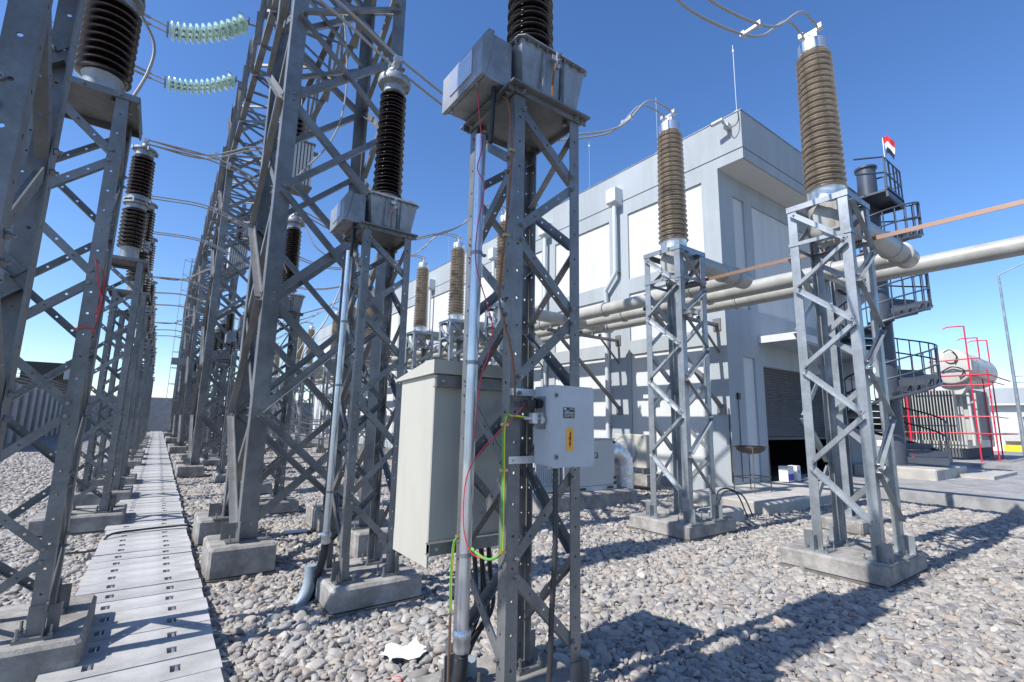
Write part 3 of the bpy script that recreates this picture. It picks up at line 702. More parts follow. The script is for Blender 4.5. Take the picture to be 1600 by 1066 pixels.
# ------------------------------------------------------------------ R row (cable bushing supports)
RX = 6.16; RW = .66; RTOP = 4.32
RY = [2.0, 4.24] + [q + BAY * k for k in range(1, 5) for q in (-.36, 2.0, 4.3)]
RY = [-.36] + RY
nodesR = [4.24, 3.72, 3.27, 2.77, 2.28, 1.74, 1.18, .60]
RG = 'lattice towers carrying the tan bushings'
def rname(i):
    return ['pale lattice tower just outside the right edge', 'pale galvanised tower nearest the right edge, under the right-hand tan bushing', 'pale galvanised tower in front of the building corner'][i] if i < 3 else 'tower under a tan bushing, %s back along the building' % ORD[i]
def ring_top(e):
    s = MB(); s.use('steel_bright')
    for z in (RTOP - .07, 3.80):
        w = .07 if z > 4 else .045
        s.bb(-.01, RW + .01, -.010, -.002, z, z + w); s.bb(-.01, RW + .01, RW + .002, RW + .01, z, z + w); s.bb(-.010, -.002, -.002, RW + .002, z, z + w); s.bb(RW + .002, RW + .01, -.002, RW + .002, z, z + w)
        s.bb(0, .06, 0, RW, z + w - .008, z + w - .001); s.bb(RW - .06, RW, 0, RW, z + w - .008, z + w - .001)
    s.bb(.06, RW - .06, .0, .06, RTOP - .01, RTOP - .002); s.bb(.06, RW - .06, RW - .06, RW, RTOP - .01, RTOP - .002)
    s.build('top_frame', None, e)
r0 = lattice('lattice_tower', rname(1), RG, (RX, RY[1], 0), RW, RW, PZ, RTOP, nodesR, .10, .062, foot=True, holes=False, mtl='steel_bright'); ring_top(r0)
def bushing(label, loc, px):
    e = thing('bushing', loc, label, 'bushing', 'tan ribbed bushings on lattice towers')
    s = MB(); s.use('alu').lathe([(.235, .0), (.235, .03), (.205, .04), (.20, .16), (.21, .18)]); s.build('base_flange', None, e)
    for k in range(8): pass
    s = MB(); s.use('tan'); sheds(s, .18, 2.10, 46, .155, .235, .14, .205, seg=36, alt=.10); s.build('insulator', None, e, ang=60)
    s = MB(); s.use('alu').lathe([(.15, 2.10), (.17, 2.11), (.17, 2.24), (.155, 2.27), (.02, 2.28)]); s.build('cap', None, e)
    s = MB(); s.use('alu').tube([(0, 0, 2.27), (0, 0, 2.40)], .03, 10); s.box((0, 0, 2.38), (.03, .14, .10)); s.box((0, 0, 2.43), (.05, .26, .04))
    for dy in (-.11, .11): s.box((0, dy, 2.45), (.09, .06, .06)); s.bolt((.02, dy, 2.48), (0, 0, 1), .015, .02)
    s.build('clamp', None, e)
    # elbow housing hanging in the tower head and the stub duct to its busduct
    s = MB(); s.use('pipe').lathe([(.17, .0), (.17, -.04), (.205, -.05), (.205, -.36), (.16, -.45), (.12, -.47), (.12, -.50)])
    s.lathe([(.17, .0), (.17, .17), (.19, .18), (.19, .20)], (0, 0, -.2), (-.9, -.5, 0), 28)
    s.use('bolt')
    for k in range(10): a = k * 2 * pi / 10; s.bolt((cos(a) * .14, sin(a) * .14, -.50), (0, 0, -1), .012, .02)
    s.build('housing', None, e)
    L = px - (loc[0]) 
    s = MB(); s.use('pipe').tube([(.1, 0, -.06), (L - .18, 0, -.06)], .15, 24); s.lathe([(.15, 0), (.165, .01), (.165, .05), (.15, .06)], (L - .6, 0, -.06), (1, 0, 0), 24)
    s.lathe([(.165, -.2), (.185, -.19), (.185, -.15), (.165, -.14), (.17, .0), (.16, .18), (.12, .24), (.05, .26)], (L, 0, -.06), (1, 0, 0), 24)
    s.use('bolt')
    for k in range(12): a = k * 2 * pi / 12; s.bolt((L - .16, cos(a) * .172, -.06 + sin(a) * .172), (-1, 0, 0), .01, .02)
    s.box((L + .27, 0, -.0), (.09, .07, .06)); s.build('stub_duct', None, e)
    return e
PX = [8.45, 9.25, 10.02]; PZD = 4.29; PR = .145
R_PIPE = {}
for i, y in enumerate(RY):
    px = PX[[2, 1, 0][i % 3]]
    bname = ['tan bushing outside the right edge', 'large tan ribbed bushing at upper right', 'tan ribbed bushing in front of the building corner'][i] if i < 3 else 'tan ribbed bushing, %s back along the building' % ORD[i]
    if i != 0: bushing(bname, (RX + RW / 2, y + RW / 2, RTOP + .02), px)
    if i != 1: put(r0, (RX, y, 0), rname(i))
    nm = ['concrete plinth outside the right edge', 'concrete plinth at lower right under the bushing tower', 'concrete plinth under the tower in front of the building corner'][i] if i < 3 else 'concrete plinth under the %s bushing tower back' % ORD[i]
    plinth((RX + RW / 2 + .13, y + RW / 2 + .12, 0), 1.22, 1.04, PZ - .002, nm, 'plinths of the bushing towers')
bushing('tan bushing outside the right edge', (RX + RW / 2, RY[0] + RW / 2, RTOP + .02), PX[2])

# busducts along the building
def duct(px, y0, y1, label):
    e = thing('gas_duct', (px, y0, PZD), label, 'duct', 'grey gas ducts along the building')
    s = MB(); s.use('pipe').tube([(0, 0, 0), (0, y1 - y0, 0)], PR, 28); s.build('duct_body', None, e)
    y = y0 + 1.1
    s = MB(); s.use('pipe')
    while y < y1:
        s.lathe([(PR, -.03), (PR + .03, -.028), (PR + .03, -.004), (PR + .022, 0), (PR + .03, .004), (PR + .03, .028), (PR, .03)], (0, y - y0, 0), (0, 1, 0), 28)
        y += 2.35
    s.build('flanges', None, e)
    return e
duct(PX[0], RY[2] + RW / 2 - .1, 42, 'outermost grey gas duct, ending at the tower before the building corner')
duct(PX[1], RY[1] + RW / 2 - .1, 42, 'middle of the three grey gas ducts along the building')
duct(PX[2], -5.0, 42, 'long grey gas duct that runs on to the right edge')
# support post of the duct near R1
e = thing('duct_support', (PX[1] - .35, 3.3, 0), 'steel post with crossarm carrying the duct behind the right tower', 'duct support')
s = MB(); s.use('steel_bright'); s.box((0, 0, 2.1), (.16, .012, 3.8)); s.box((-.075, 0, 2.1), (.012, .16, 3.8)); s.box((.075, 0, 2.1), (.012, .16, 3.8)); s.box((0, 0, .25), (.34, .34, .02)); s.build('post', None, e)
s = MB(); s.use('steel_bright'); s.box((.5, 0, 4.07), (1.9, .12, .1)); s.build('crossarm', None, e)
plinth((PX[1] - .35, 3.3, 0), .7, .6, .238, 'small concrete block under the duct support post', 'plinths of the bushing towers')
# thin clamp
def bracket(y, label):
    e = thing('wall_bracket', (10.95, y, 0), label, 'bracket', 'steel wall brackets under the ducts')
    tip = PX[0] - 10.95 - .25
    s = MB(); s.use('steel').bb(tip, 0, -.045, .045, 4.06, 4.07); s.bb(tip, 0, -.045, -.036, 4.0, 4.06); s.bb(tip, 0, .036, .045, 4.0, 4.06); s.build('arm', None, e)
    s = MB(); s.use('steel').angle((tip + .25, -.04, 3.99), (-.02, -.04, 2.0), (0, 1, 0), (0, 0, 1), .09, .01); s.build('strut', None, e)
    for a_, b_ in ((3.9, 4.2), (1.85, 2.1)): s = MB(); s.use('steel').bb(-.03, -.002, -.1, .1, a_, b_); s.build('wall_plate', None, e)
    s = MB(); s.use('steel').angle((-.75, -.035, 3.99), (-.02, -.035, 3.35), (0, 1, 0), (0, 0, 1), .05, .007); s.build('knee_brace', None, e)
    s = MB(); s.use('bolt')
    for px in PX:
        x = px - 10.95
        for dx in (-.15, .15): s.box((x + dx, 0, 4.11), (.05, .09, .08)); s.lathe([(.012, 0), (.012, .16)], (x + dx, 0, 4.07), (0, 0, 1), 6)
    s.build('duct_clamp', None, e)
for i, y in enumerate((6.55, 9.75, 13.1, 17.5, 22, 27)): bracket(y, ['duct bracket on the building corner', 'duct bracket beside the hopper downpipe'][i] if i < 2 else 'duct bracket, %s back along the wall' % ORD[i])

# ================================================================== BUILDING
BX, BY, BXR, BYE, BZ = 10.95, 6.33, 19.4, 45.0, 9.38
e = thing('control_building', (BX, BY, 0), 'large pale grey building with white wall panels and a deep roof band', 'building')
def P(x, y, z): return (x - BX, y - BY, z)
s = MB(); s.use('wallwhite')
def bbx(s, x0, x1, y0, y1, z0, z1): return s.bb(x0 - BX, x1 - BX, y0 - BY, y1 - BY, z0, z1)
# white infill set back behind grey frame; left (west) face
bbx(s, BX + .05, BX + .3, BY + .3, BYE - .01, .0, 8.1); s.build('wall', None, e)
s = MB(); s.use('wallwhite')
DX0, DX1, DZ = 12.62, 17.3, 3.14
bbx(s, BX + .3, DX0, BY + .05, BY + .3, .0, 8.1); bbx(s, DX0, DX1, BY + .05, BY + .3, DZ + .01, 8.1); bbx(s, DX1, BXR, BY + .05, BY + .3, 0, 8.1); s.build('wall', None, e)
fr = MB(); fr.use('wallgrey')
bbx(fr, BX, BX + .05, BY, BYE, 7.91, 8.1); bbx(fr, BX, BX + .05, BY, BYE, 5.40, 5.85); bbx(fr, BX, BX + .05, BY, BYE, 3.58, 3.98); bbx(fr, BX, BX + .05, BY, BYE, .0, .35)
pil = [(BY, 6.80), (9.30, 10.05)] + [(9.30 + k * 3.35, 9.30 + k * 3.35 + .75) for k in range(1, 11)] + [(BYE - .5, BYE)]
zs = [(.35, 3.58), (3.98, 5.40), (5.85, 7.91)]
for a, b2 in pil:
    for z0, z1 in zs: bbx(fr, BX, BX + .05, a, b2, z0, z1)
# front face frame
xsf = [(BX + .05, 11.60), (12.25, DX0 - .0), (DX1, DX1 + .5), (BXR - .4, BXR)]
bbx(fr, BX + .05, BXR, BY, BY + .05, 3.98, 4.55)
bbx(fr, BX + .05, BXR, BY, BY + .05, 7.55, 8.1)
for a, b2 in ((BX + .05, 11.6), (12.15, 12.55), (14.9, 15.3), (BXR - .5, BXR)): bbx(fr, a, b2, BY, BY + .05, 4.55, 7.55)
bbx(fr, BX + .05, DX0, BY, BY + .05, 3.30, 3.98); bbx(fr, DX0, BXR, BY, BY + .05, DZ, 3.98)
for a, b2 in ((BX + .05, 11.66), (12.22, DX0), (DX1, DX1 + .5), (BXR - .5, BXR)): bbx(fr, a, b2, BY, BY + .05, .25, 3.14 if a > DX1 - 1 else 3.30)
fr.build('wall_frame', None, e)
s = MB(); s.use('wallgrey'); bbx(s, BX - .003, BXR + .4, 5.64, BYE + .1, 8.40, BZ); bbx(s, BX, BXR + .4, 5.64, BYE + .1, 8.10, 8.37); s.use('joint'); bbx(s, BX + .02, BXR + .38, 5.66, BYE, 8.37, 8.40)
s.use('steel_bright'); bbx(s, BX - .02, BXR + .42, 5.62, 5.70, BZ, BZ + .02); bbx(s, BX - .02, BX + .08, 5.70, BYE + .12, BZ, BZ + .02); s.build('roof_band', None, e)
s = MB(); s.use('soffit'); bbx(s, BX + .02, BXR + .38, 5.68, BY + .002, 8.09, 8.098); s.build('soffit', None, e)
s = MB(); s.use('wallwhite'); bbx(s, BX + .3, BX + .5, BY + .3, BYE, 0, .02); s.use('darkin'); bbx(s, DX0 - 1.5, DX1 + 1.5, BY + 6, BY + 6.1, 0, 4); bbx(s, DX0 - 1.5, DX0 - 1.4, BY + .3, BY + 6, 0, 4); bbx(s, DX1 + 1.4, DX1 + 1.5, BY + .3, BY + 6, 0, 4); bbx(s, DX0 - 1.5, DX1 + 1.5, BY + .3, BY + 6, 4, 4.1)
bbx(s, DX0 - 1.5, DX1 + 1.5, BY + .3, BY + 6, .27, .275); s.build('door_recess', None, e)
s = MB(); s.use('shutter')
z = 1.32
while z < DZ: 
    s.prism([P(DX0, BY + .18, z), P(DX0, BY + .155, z + .03), P(DX0, BY + .18, z + .068)], None, (DX1 - DX0, 0, 0)); z += .07
s.use('joint'); bbx(s, DX0, DX1, BY + .15, BY + .2, 1.25, 1.32); s.build('roller_shutter', None, e)
s = MB(); s.use('wallwhite'); bbx(s, 12.45, DX1 + .4, BY - .95, BY, 3.72, 3.90); s.use('wallgrey'); bbx(s, 12.5, DX1 + .35, BY - .9, BY, 3.68, 3.72); s.build('canopy', None, e)
s = MB(); s.use('wallwhite'); bbx(s, BX + .3, BXR - .01, BY + .3, BYE - .01, 8.35, 8.37); bbx(s, BXR - .3, BXR, BY + .3, BYE, 0, 8.1); s.build('wall', None, e)
# downpipes with hopper
for i, y in enumerate((9.67, 13.03, 16.4, 22.3, 28, 34)):
    q = thing('downpipe', (BX, y, 0), ['downpipe with hopper nearest the building corner', 'downpipe with hopper, second from the building corner'][i] if i < 2 else 'downpipe with hopper, %s back along the wall' % ORD[i], 'downpipe', 'downpipes along the building')
    s = MB(); s.use('downp'); s.add([(-.34, -.19, 8.78), (0, -.19, 8.78), (0, .19, 8.78), (-.34, .19, 8.78), (-.34, -.19, 8.35), (0, -.19, 8.25), (0, .19, 8.25), (-.34, .19, 8.35)], [(0, 1, 2, 3), (7, 6, 5, 4), (0, 4, 5, 1), (1, 5, 6, 2), (2, 6, 7, 3), (3, 7, 4, 0)]); s.build('hopper', None, q)
    s = MB(); s.use('downp')
    if i == 0: s.tube([(-.17, 0, 8.3), (-.17, 0, 6.15), (-.16, .02, 6.08), (-.14, .42, 5.65), (-.1, .45, 5.55), (-.1, .45, .4)], .065, 14)
    else: s.tube([(-.17, 0, 8.3), (-.1, 0, .4)], .065, 14)
    s.build('pipe', None, q)
    s = MB(); s.use('bolt')
    for z in (6.15, 4.6, 2.9, 1.5): s.box((-.06, .45 if (i == 0 and z < 6) else 0, z), (.12, .15, .03))
    s.build('clip', None, q)
s = MB(); s.use('downp'); s.tube([(0, 0, .3), (0, 0, 2.3)], .04, 10); s.box((0, 0, 2.34), (.2, .36, .1)); tag(s.build('wall_vent', None, None, (10.87, 8.55, 0)), 'short grey vent pipe with a flat head on the lower wall', 'vent pipe')
# security camera
e = thing('security_camera', (BX - .003, 5.95, 9.05), 'white security camera on the top corner of the roof band', 'camera')
s = MB(); s.use('white').box((-.08, 0, 0), (.16, .12, .14)); s.tube([(-.16, 0, 0), (-.25, .02, .06)], .03, 10); s.build('mount', None, e)
s = MB(); s.use('white').tube([(-.30, -.02, .10), (-.34, .26, .07)], .055, 14); s.use('black').lathe([(.05, 0), (.045, .01)], (-.342, .265, .07), (-.1, 1, -.07), 14); s.build('body', None, e)
s = MB(); s.use('rubber').tube(bez([(-.16, -.03, -.02), (-.2, -.12, -.14), (-.12, -.25, -.08), (-.03, -.27, .1), (-.02, -.26, .3)], 6), .012, 6); s.build('cable', None, e)
for i, (y, z) in enumerate(((5.78, 11.35), (8.2, 11.25), (11.0, 11.2), (21, 11.2))):
    s = MB(); s.use('alu').tube([(0, 0, 0), (0, 0, z - 9.4)], .008, 6); s.lathe([(.03, 0), (.03, .05)], (0, 0, z - 9.6), (0, 0, 1), 8); s.box((0, 0, .03), (.1, .1, .06)); tag(s.build('lightning_rod', None, None, (BX + .1, y, 9.4)), 'thin lightning rod on the roof edge, %s from the corner' % ORD[i], 'lightning rod', 'lightning rods on the roof edge')
s = MB(); s.use('rubber').tube([(10.93, 6.36, .3), (10.93, 6.36, 2.0)], .012, 6); s.tube([(11.3, 6.31, 2.2), (11.3, 6.31, .3)], .01, 6); s.box((11.3, 6.3, 2.3), (.09, .05, .16)); tag(s.build('wall_cable'), 'black cable and small box running down the building corner', 'cable')

# ================================================================== spiral staircase
STX, STY, SR = 17.8, 5.2, 1.2
e = thing('spiral_staircase', (STX, STY, .55), 'dark grey spiral staircase round a tall steel column beside the building', 'staircase')
s = MB(); s.use('stair').tube([(0, 0, 0), (0, 0, 9.35)], .26, 24); s.lathe([(.26, 9.3), (.31, 9.32), (.31, 9.38), (.26, 9.4)], (0, 0, 0), (0, 0, 1), 24); s.lathe([(.45, 0), (.45, .03), (.27, .035)], (0, 0, 0)); s.build('column', None, e)
nst = 42; rise = 7.75 / nst; da = radians(30); a0 = radians(-75)
for i in range(nst):
    a = a0 + da * i; z = .25 + rise * i; s = MB(); s.use('stair')
    c0, c1 = a - da * .52, a + da * .52
    pts = [(.25 * cos(c0), .25 * sin(c0), z), (SR * cos(c0), SR * sin(c0), z), (SR * cos(c1), SR * sin(c1), z), (.25 * cos(c1), .25 * sin(c1), z)]
    s.prism(pts, None, (0, 0, -.035)); s.prism([(p[0] * (1 if k in (1, 2) else 1), p[1], z - .035) for k, p in enumerate(pts)][0:2] + [(pts[1][0] * .98, pts[1][1] * .98, z - .17), (pts[0][0], pts[0][1], z - .17)], None, (0.012 * -sin(c0), .012 * cos(c0), 0))
    s.build('tread', None, e)
for k, hz in enumerate((.98, .52)):
    s = MB(); s.use('stair').tube([(SR * cos(a0 + da * i / 4), SR * sin(a0 + da * i / 4), .25 + rise * i / 4 + hz) for i in range(0, nst * 4 - 3)], .024, 8); s.build('handrail', None, e)
s = MB(); s.use('stair').tube([(SR * cos(a0 + da * i / 4), SR * sin(a0 + da * i / 4), .2 + rise * i / 4) for i in range(0, nst * 4 - 3)], .045, 6); s.build('stringer', None, e)
for i in range(0, nst):
    for f in (0, .5):
        a = a0 + da * (i + f); z = .25 + rise * (i + f); s = MB(); s.use('stair').tube([(SR * cos(a), SR * sin(a), z - .02), (SR * cos(a), SR * sin(a), z + .98)], .017, 6); s.build('baluster', None, e)
# top platform with rails
s = MB(); s.use('stair'); s.bb(-1.1, .32, -.82, .35, 7.98, 8.04); s.bb(-1.1, .32, -.82, -.76, 7.80, 8.12); s.bb(.26, .32, -.76, .35, 7.80, 8.12); s.build('landing', None, e)
s = MB(); s.use('stair')
for z in (8.55, 9.05): s.tube([(-1.6, -.2, z), (-1.1, -.79, z), (.29, -.79, z), (.29, .35, z)], .026, 6)
for x in (-1.1, -.7, -.3, .0, .29): s.tube([(x, -.79, 8.0), (x, -.79, 9.05)], .024, 6)
for y in (-.4, -.0, .35): s.tube([(.29, y, 8.0), (.29, y, 9.05)], .02, 6)
s.tube([(-.8, .5, 8.6), (-4, 1.0, 8.75)], .018, 6); s.tube([(-.8, .5, 9.05), (-4, 1.0, 9.2)], .018, 6)
s.build('landing_rail', None, e)
e = thing('flag', (STX - .95, STY - .79, 9.55), 'small red, white and black flag on the staircase rail', 'flag')
s = MB(); s.use('alu').tube([(0, 0, -.9), (0, 0, .72)], .012, 6); s.build('flag_pole', None, e)
s = MB()
cols = ['flag_r', 'flag_w', 'flag_b']; nx = 10
for bnd in range(3):
    s.use(cols[bnd])
    for i in range(nx):
        for jj in range(3):
            def pt(i, j): 
                u = i / nx; v = (bnd + j / 3) / 3
                return V((.02 + .06 * sin(7 * u + 3 * v), -.26 * u * (1 - .35 * v) - .05 * v, .74 - .60 * v - .20 * u * u + .05 * sin(5 * u)))
            s.add([pt(i, jj), pt(i + 1, jj), pt(i + 1, jj + 1), pt(i, jj + 1)], [(0, 1, 2, 3)])
s.build('cloth', None, e)
s = MB(); s.use('apron').cbox((18.2, 5.0, .41), (3.0, 1.9, .29), .03); tag(s.build('concrete_plinth'), 'pale block under the spiral staircase', 'plinth')

# ================================================================== things by the wall
# white package unit on plinth
e = thing('air_handling_unit', (6.55, 6.95, .30), 'white panelled air handling unit on a concrete base below the ducts', 'air conditioner')
s = MB(); s.use('white').cbox((.56, .55, .53), (1.10, 1.05, .88), .01); s.build('cabinet', None, e)
s = MB(); s.use('boxgrey').bb(-.0, 1.13, .0, 1.1, .0, .085); s.bb(.004, 1.126, .004, 1.096, .975, .995); s.use('black')
for x in (.10, .86): s.bb(x, x + .17, -.004, .02, .02, .065)
s.build('base_frame', None, e)
s = MB(); s.use('black').tube([(.56, .02, .62), (.56, -.03, .63), (.56, -.03, .72), (.56, .02, .73)], .012, 6)
for x in (.02, 1.1):
    for z in (.12, .22, .92): s.bb(x - .02, x + .02, .0, .022, z - .025, z + .025)
s.build('handle', None, e)
s = MB(); s.use('white').cbox((-.36, .75, .45), (.66, .7, .72), .01); s.use('boxgrey').bb(-.7, .0, .38, 1.1, 0, .085)
for i in range(12): s.bb(-.66 + i * .05, -.64 + i * .05, .385, .398, .14, .78)
s.build('condenser', None, e)
s = MB(); s.use('conc').cbox((6.75, 7.45, .14), (2.5, 1.55, .31), .02); tag(s.build('concrete_plinth'), 'dark concrete base under the white air handling unit', 'plinth')
s = MB(); p = bez([(7.7, 7.3, 1.0), (7.95, 7.28, 1.02), (8.18, 7.25, .85), (8.22, 7.25, .55), (8.22, 7.25, .02)], 8)
s.use('foil').tube(p, [.21 + random.uniform(-.008, .008) for _ in p], 24); tag(s.build('foil_duct', ang=50), 'shiny foil wrapped duct bending down beside the white unit', 'duct')
e = thing('condenser_unit', (9.75, 8.2, .4), 'cream outdoor condenser unit with a round fan grille by the wall', 'air conditioner')
s = MB(); s.use('cabinet').cbox((0, 0, .55), (.40, 1.0, .78), .02); s.build('case', None, e)
s = MB(); s.use('boxgrey').lathe([(.34, 0), (.34, .02)], (-.215, .13, .55), (-1, 0, 0), 32); s.use('white')
for k in range(40):
    a = k * 2 * pi / 40; b_ = a + .5; s.tube([(-.245, .13 + cos(a) * .07, .55 + sin(a) * .07), (-.245, .13 + cos(b_) * .34, .55 + sin(b_) * .34)], .005, 4)
for r_ in (.34, .22, .07): s.tube([(-.245, .13 + cos(k * pi / 12) * r_, .55 + sin(k * pi / 12) * r_) for k in range(25)], .006, 5)
s.build('fan_grille', None, e)
s = MB(); s.use('blue').box((-.203, -.40, .88), (.004, .05, .03)); s.use('boxgrey')
for z in (.75, .55): s.box((-.203, -.36, z), (.004, .09, .012))
s.build('badge', None, e)
s = MB(); s.use('conc').box((0, .0, -.12), (.5, 1.1, .26)); s.use('steel').box((0, -.4, .08), (.42, .05, .14)); s.box((0, .4, .08), (.42, .05, .14)); s.build('stand', None, e)
# fire bowl stand
e = thing('bowl_stand', (10.3, 5.55, .247), 'rusty metal bowl on a thin four legged frame by the building corner', 'stand')
s = MB(); s.use('rust')
for x in (-.33, .33):
    for y in (-.22, .22): s.tube([(x, y, 0), (x, y, .92)], .012, 6)
for z in (.3, .92):
    s.tube([(-.33, -.22, z), (.33, -.22, z)], .01, 6); s.tube([(-.33, .22, z), (.33, .22, z)], .01, 6); s.tube([(-.33, -.22, z), (-.33, .22, z)], .01, 6); s.tube([(.33, -.22, z), (.33, .22, z)], .01, 6)
s.build('frame', None, e)
s = MB(); s.use('rust').lathe([(.29, .93), (.27, .86), (.18, .80), (.03, .775), (.03, .765), (.19, .79), (.28, .85), (.30, .93)], n=28); s.build('bowl', None, e)
# cardboard boxes in the doorway
for nm, x, y, w, lab in (('carton', 12.75, 6.0, .30, 'white carton with a blue printed base at the shutter door'), ('carton', 13.12, 5.98, .18, 'narrow white carton beside the blue printed one')):
    s = MB(); s.use('paper').box((0, 0, .18), (w, .22, .36)); s.use('blueprint').box((0, -.112, .10), (w * .96, .004, .16)) if w > .2 else s.use('blueprint').box((0, -.112, .22), (.05, .004, .06))
    tag(s.build(nm, None, None, (x, y, .275)), lab, 'box')
# drum like roof block on the apron + loop cable
s = MB(); s.use('apron').cbox((0, 0, .13), (.75, .42, .22), .02); tag(s.build('concrete_block', None, None, (7.75, 4.75, 0)), 'low white concrete block beside the plinth before the building corner', 'block')
s = MB(); s.use('rubber'); s.tube(bez([(7.75, 4.85, .24), (8.0, 4.9, .5), (8.25, 4.75, .46), (8.33, 4.6, .05)], 6), .013, 6); s.tube(bez([(8.0, 4.95, .24), (8.25, 4.95, .45), (8.45, 4.75, .4), (8.5, 4.6, .05)], 6), .013, 6); tag(s.build('cable_loop'), 'two dark cable loops arching over the low block', 'cable')
s = MB(); s.use('orange')
for i in range(5): s.box((0, -.5 + i * .25, .12), (1.6, .16, .03))
for x in (-.7, 0, .7): s.box((x, 0, .06), (.1, 1.15, .09))
tag(s.build('pallet', None, None, (21.5, 3.2, .02)), 'flat orange wooden pallet at the right edge', 'pallet')

# ================================================================== transformer yard
e = thing('power_transformer', (30, 5.6, 0), 'grey power transformer with radiators and a round oil tank behind red pipes', 'transformer')
s = MB(); s.use('trafo').cbox((3.5, 2.2, 2.1), (5.5, 3.2, 2.7), .05); s.build('tank', None, e)
s = MB(); s.use('trafo_dk')
for i in range(26): s.box((.2, .75 + i * .115, 2.25), (.6, .035, 2.35))
s.build('radiator', None, e)
s = MB(); s.use('trafo_dk')
for i in range(8): s.box((.9 + i * .3, .35, 2.3), (.05, .5, 2.3))
s.build('radiator', None, e)
s = MB(); s.use('trafo').lathe([(.02, -.04), (.7, -.03), (.8, .0), (.82, .1), (.82, 4.9), (.8, 5.0), (.02, 5.05)], (0.0, .72, 4.55), (1, 0, 0), 36)
s.lathe([(.25, -.12), (.25, 0)], (0, .62, 4.95), (1, 0, 0), 20); s.lathe([(.83, .9), (.85, .95), (.83, 1.0)], (0, .72, 4.55), (1, 0, 0), 36)
s.use('rubber').tube(bez([(-.1, 1.0, 4.3), (-.15, .6, 4.5), (-.15, .2, 4.3), (-.1, .4, 4.0)], 6), .03, 6); s.tube(bez([(-.14, .85, 5.2), (-.18, .6, 5.3), (-.16, .4, 5.0), (-.12, .5, 4.7)], 6), .025, 6)
s.build('conservator', None, e)
s = MB(); s.use('trafo').prism([(.3, .1, 3.9), (.3, 1.3, 3.9), (.3, 1.0, 3.2), (.3, .5, 3.2)], None, (1.2, 0, 0)); s.tube([(.4, .3, 3.3), (.2, .25, .9)], .06, 8); s.tube([(.6, .1, 3.3), (.4, .1, 1.0)], .045, 8); s.build('support', None, e)
s = MB(); s.use('tan')
for i in range(3): sheds(s, 3.45, 4.4, 9, .06, .13, .05, .1, (1.8 + i * 1.3, 2.6, 0), seg=14)
s.build('bushing', None, e)
s = MB(); s.use('joint').bb(.6, 6.4, .8, 3.6, .25, .75); s.build('skid', None, e)
s = MB(); s.use('paving').bb(27.5, 42, 2.0, 13, -.1, .22); tag(s.build('transformer_pad'), 'concrete pad below the transformer', kind='structure')
e = thing('sprinkler_frame', (29.5, 4.75, .2), 'red painted fire sprinkler pipe frame round the transformer', 'pipe frame')
s = MB(); s.use('red')
for (x, y, z) in ((0, .8, 6.1), (2.8, .9, 5.9), (4.8, .9, 6.0), (1.6, .5, 4.2)): 
    m_ = MB(); m_.use('red').tube([(x, y, 0), (x, y, z)], .030, 8); m_.lathe([(.12, 0), (.12, .03)], (x, y, 0), (0, 0, 1), 10)
    if z > 5: m_.tube([(x, y, z), (x - .2, y + .55, z), (x - .25, y + .7, z - .08)], .03, 6)
    m_.build('standpipe', None, e)
for (x, y) in ((0, 3.2), (5.5, 3.4)):
    m_ = MB(); m_.use('red').tube([(x, y, 0), (x, y, 3.9)], .05, 8); m_.build('standpipe', None, e)
for z in (1.25, 3.85):
    m_ = MB(); m_.use('red').tube([(0, 5.2, z), (0, .2, z), (5, .3, z)], .035, 8); m_.tube([(0, .8, z), (4.8, .9, z), (7.5, .9, z)], .03, 6); m_.build('ring_pipe', None, e)
m_ = MB(); m_.use('red').tube([(0, 4.8, 2.0), (0, .2, 2.0), (4, .4, 2.0)], .025, 6); m_.tube([(0, 3.0, 3.4), (0, .1, 3.4)], .03, 6); m_.tube([(0, 2.2, 4.55), (0, .4, 4.6)], .03, 6); m_.build('branch_pipe', None, e)
# boundary building + kerb + pole
e = thing('boundary_building', (55.5, -20, 0), 'long low white building with a grey roof band at the right', 'building')
s = MB(); s.use('wallwhite').bb(0, 6, 0, 36, 0, 3.7); s.build('wall', None, e)
s = MB(); s.use('wallgrey').bb(-.5, 6.4, -.3, 36.3, 3.75, 5.0); s.use('wallwhite').bb(-.52, 6.4, -.3, 36.3, 3.62, 3.75); s.build('roof_band', None, e)
s = MB(); s.use('fence')
for y in (27.6, 30.2): s.bb(-.55, 0, y, y + 1.3, .8, 1.5)
s.use('downp').bb(-.05, 0, 30.0, 30.2, .3, 3.2); s.build('wall_unit', None, e)
s = MB(); s.use('stair').prism([(-.6, 26.3, 2.6), (-.6, 27.7, 2.6), (-.6, 27.0, 3.2)], None, (.6, 0, 0)); s.use('cabinet').bb(-.4, 0, 26.5, 27.5, 1.2, 2.6); s.build('kiosk', None, e)
s = MB(); s.use('stair')
for z in (5.5, 6.0): s.tube([(1, 0, z), (1, 28.0, z)], .03, 6)
for i in range(15): s.tube([(1, 28 - i * 2, 5), (1, 28 - i * 2, 6.0)], .03, 6)
s.build('roof_rail', None, e)
e = thing('painted_kerb', (54.8, -20, 0), 'kerb painted in yellow and white blocks before the far white building', 'kerb')
for i, c in enumerate(('yellow', 'kerbwhite')):
    s = MB(); s.use(c)
    for k in range(11): s.bb(0, .35, (2 * k + i) * 1.7, (2 * k + i + 1) * 1.7 - .002, 0, .5)
    s.build('kerb_blocks', None, e)
k_ = 40 / 25
e = thing('street_lamp', (40, 3.5427 * k_, 0), 'slim grey street lamp at the right edge', 'street lamp')
zt = 1.6 + (5.76) * k_
s = MB(); s.use('steel_bright').tube([(0, -.0, 0), (0, 0, zt)], [.11, .05], 12); s.build('pole', None, e)
s = MB(); s.use('steel_bright').tube([(0, 0, zt), (-.0, -1.2, zt + .5)], .035, 8); s.build('arm', None, e)
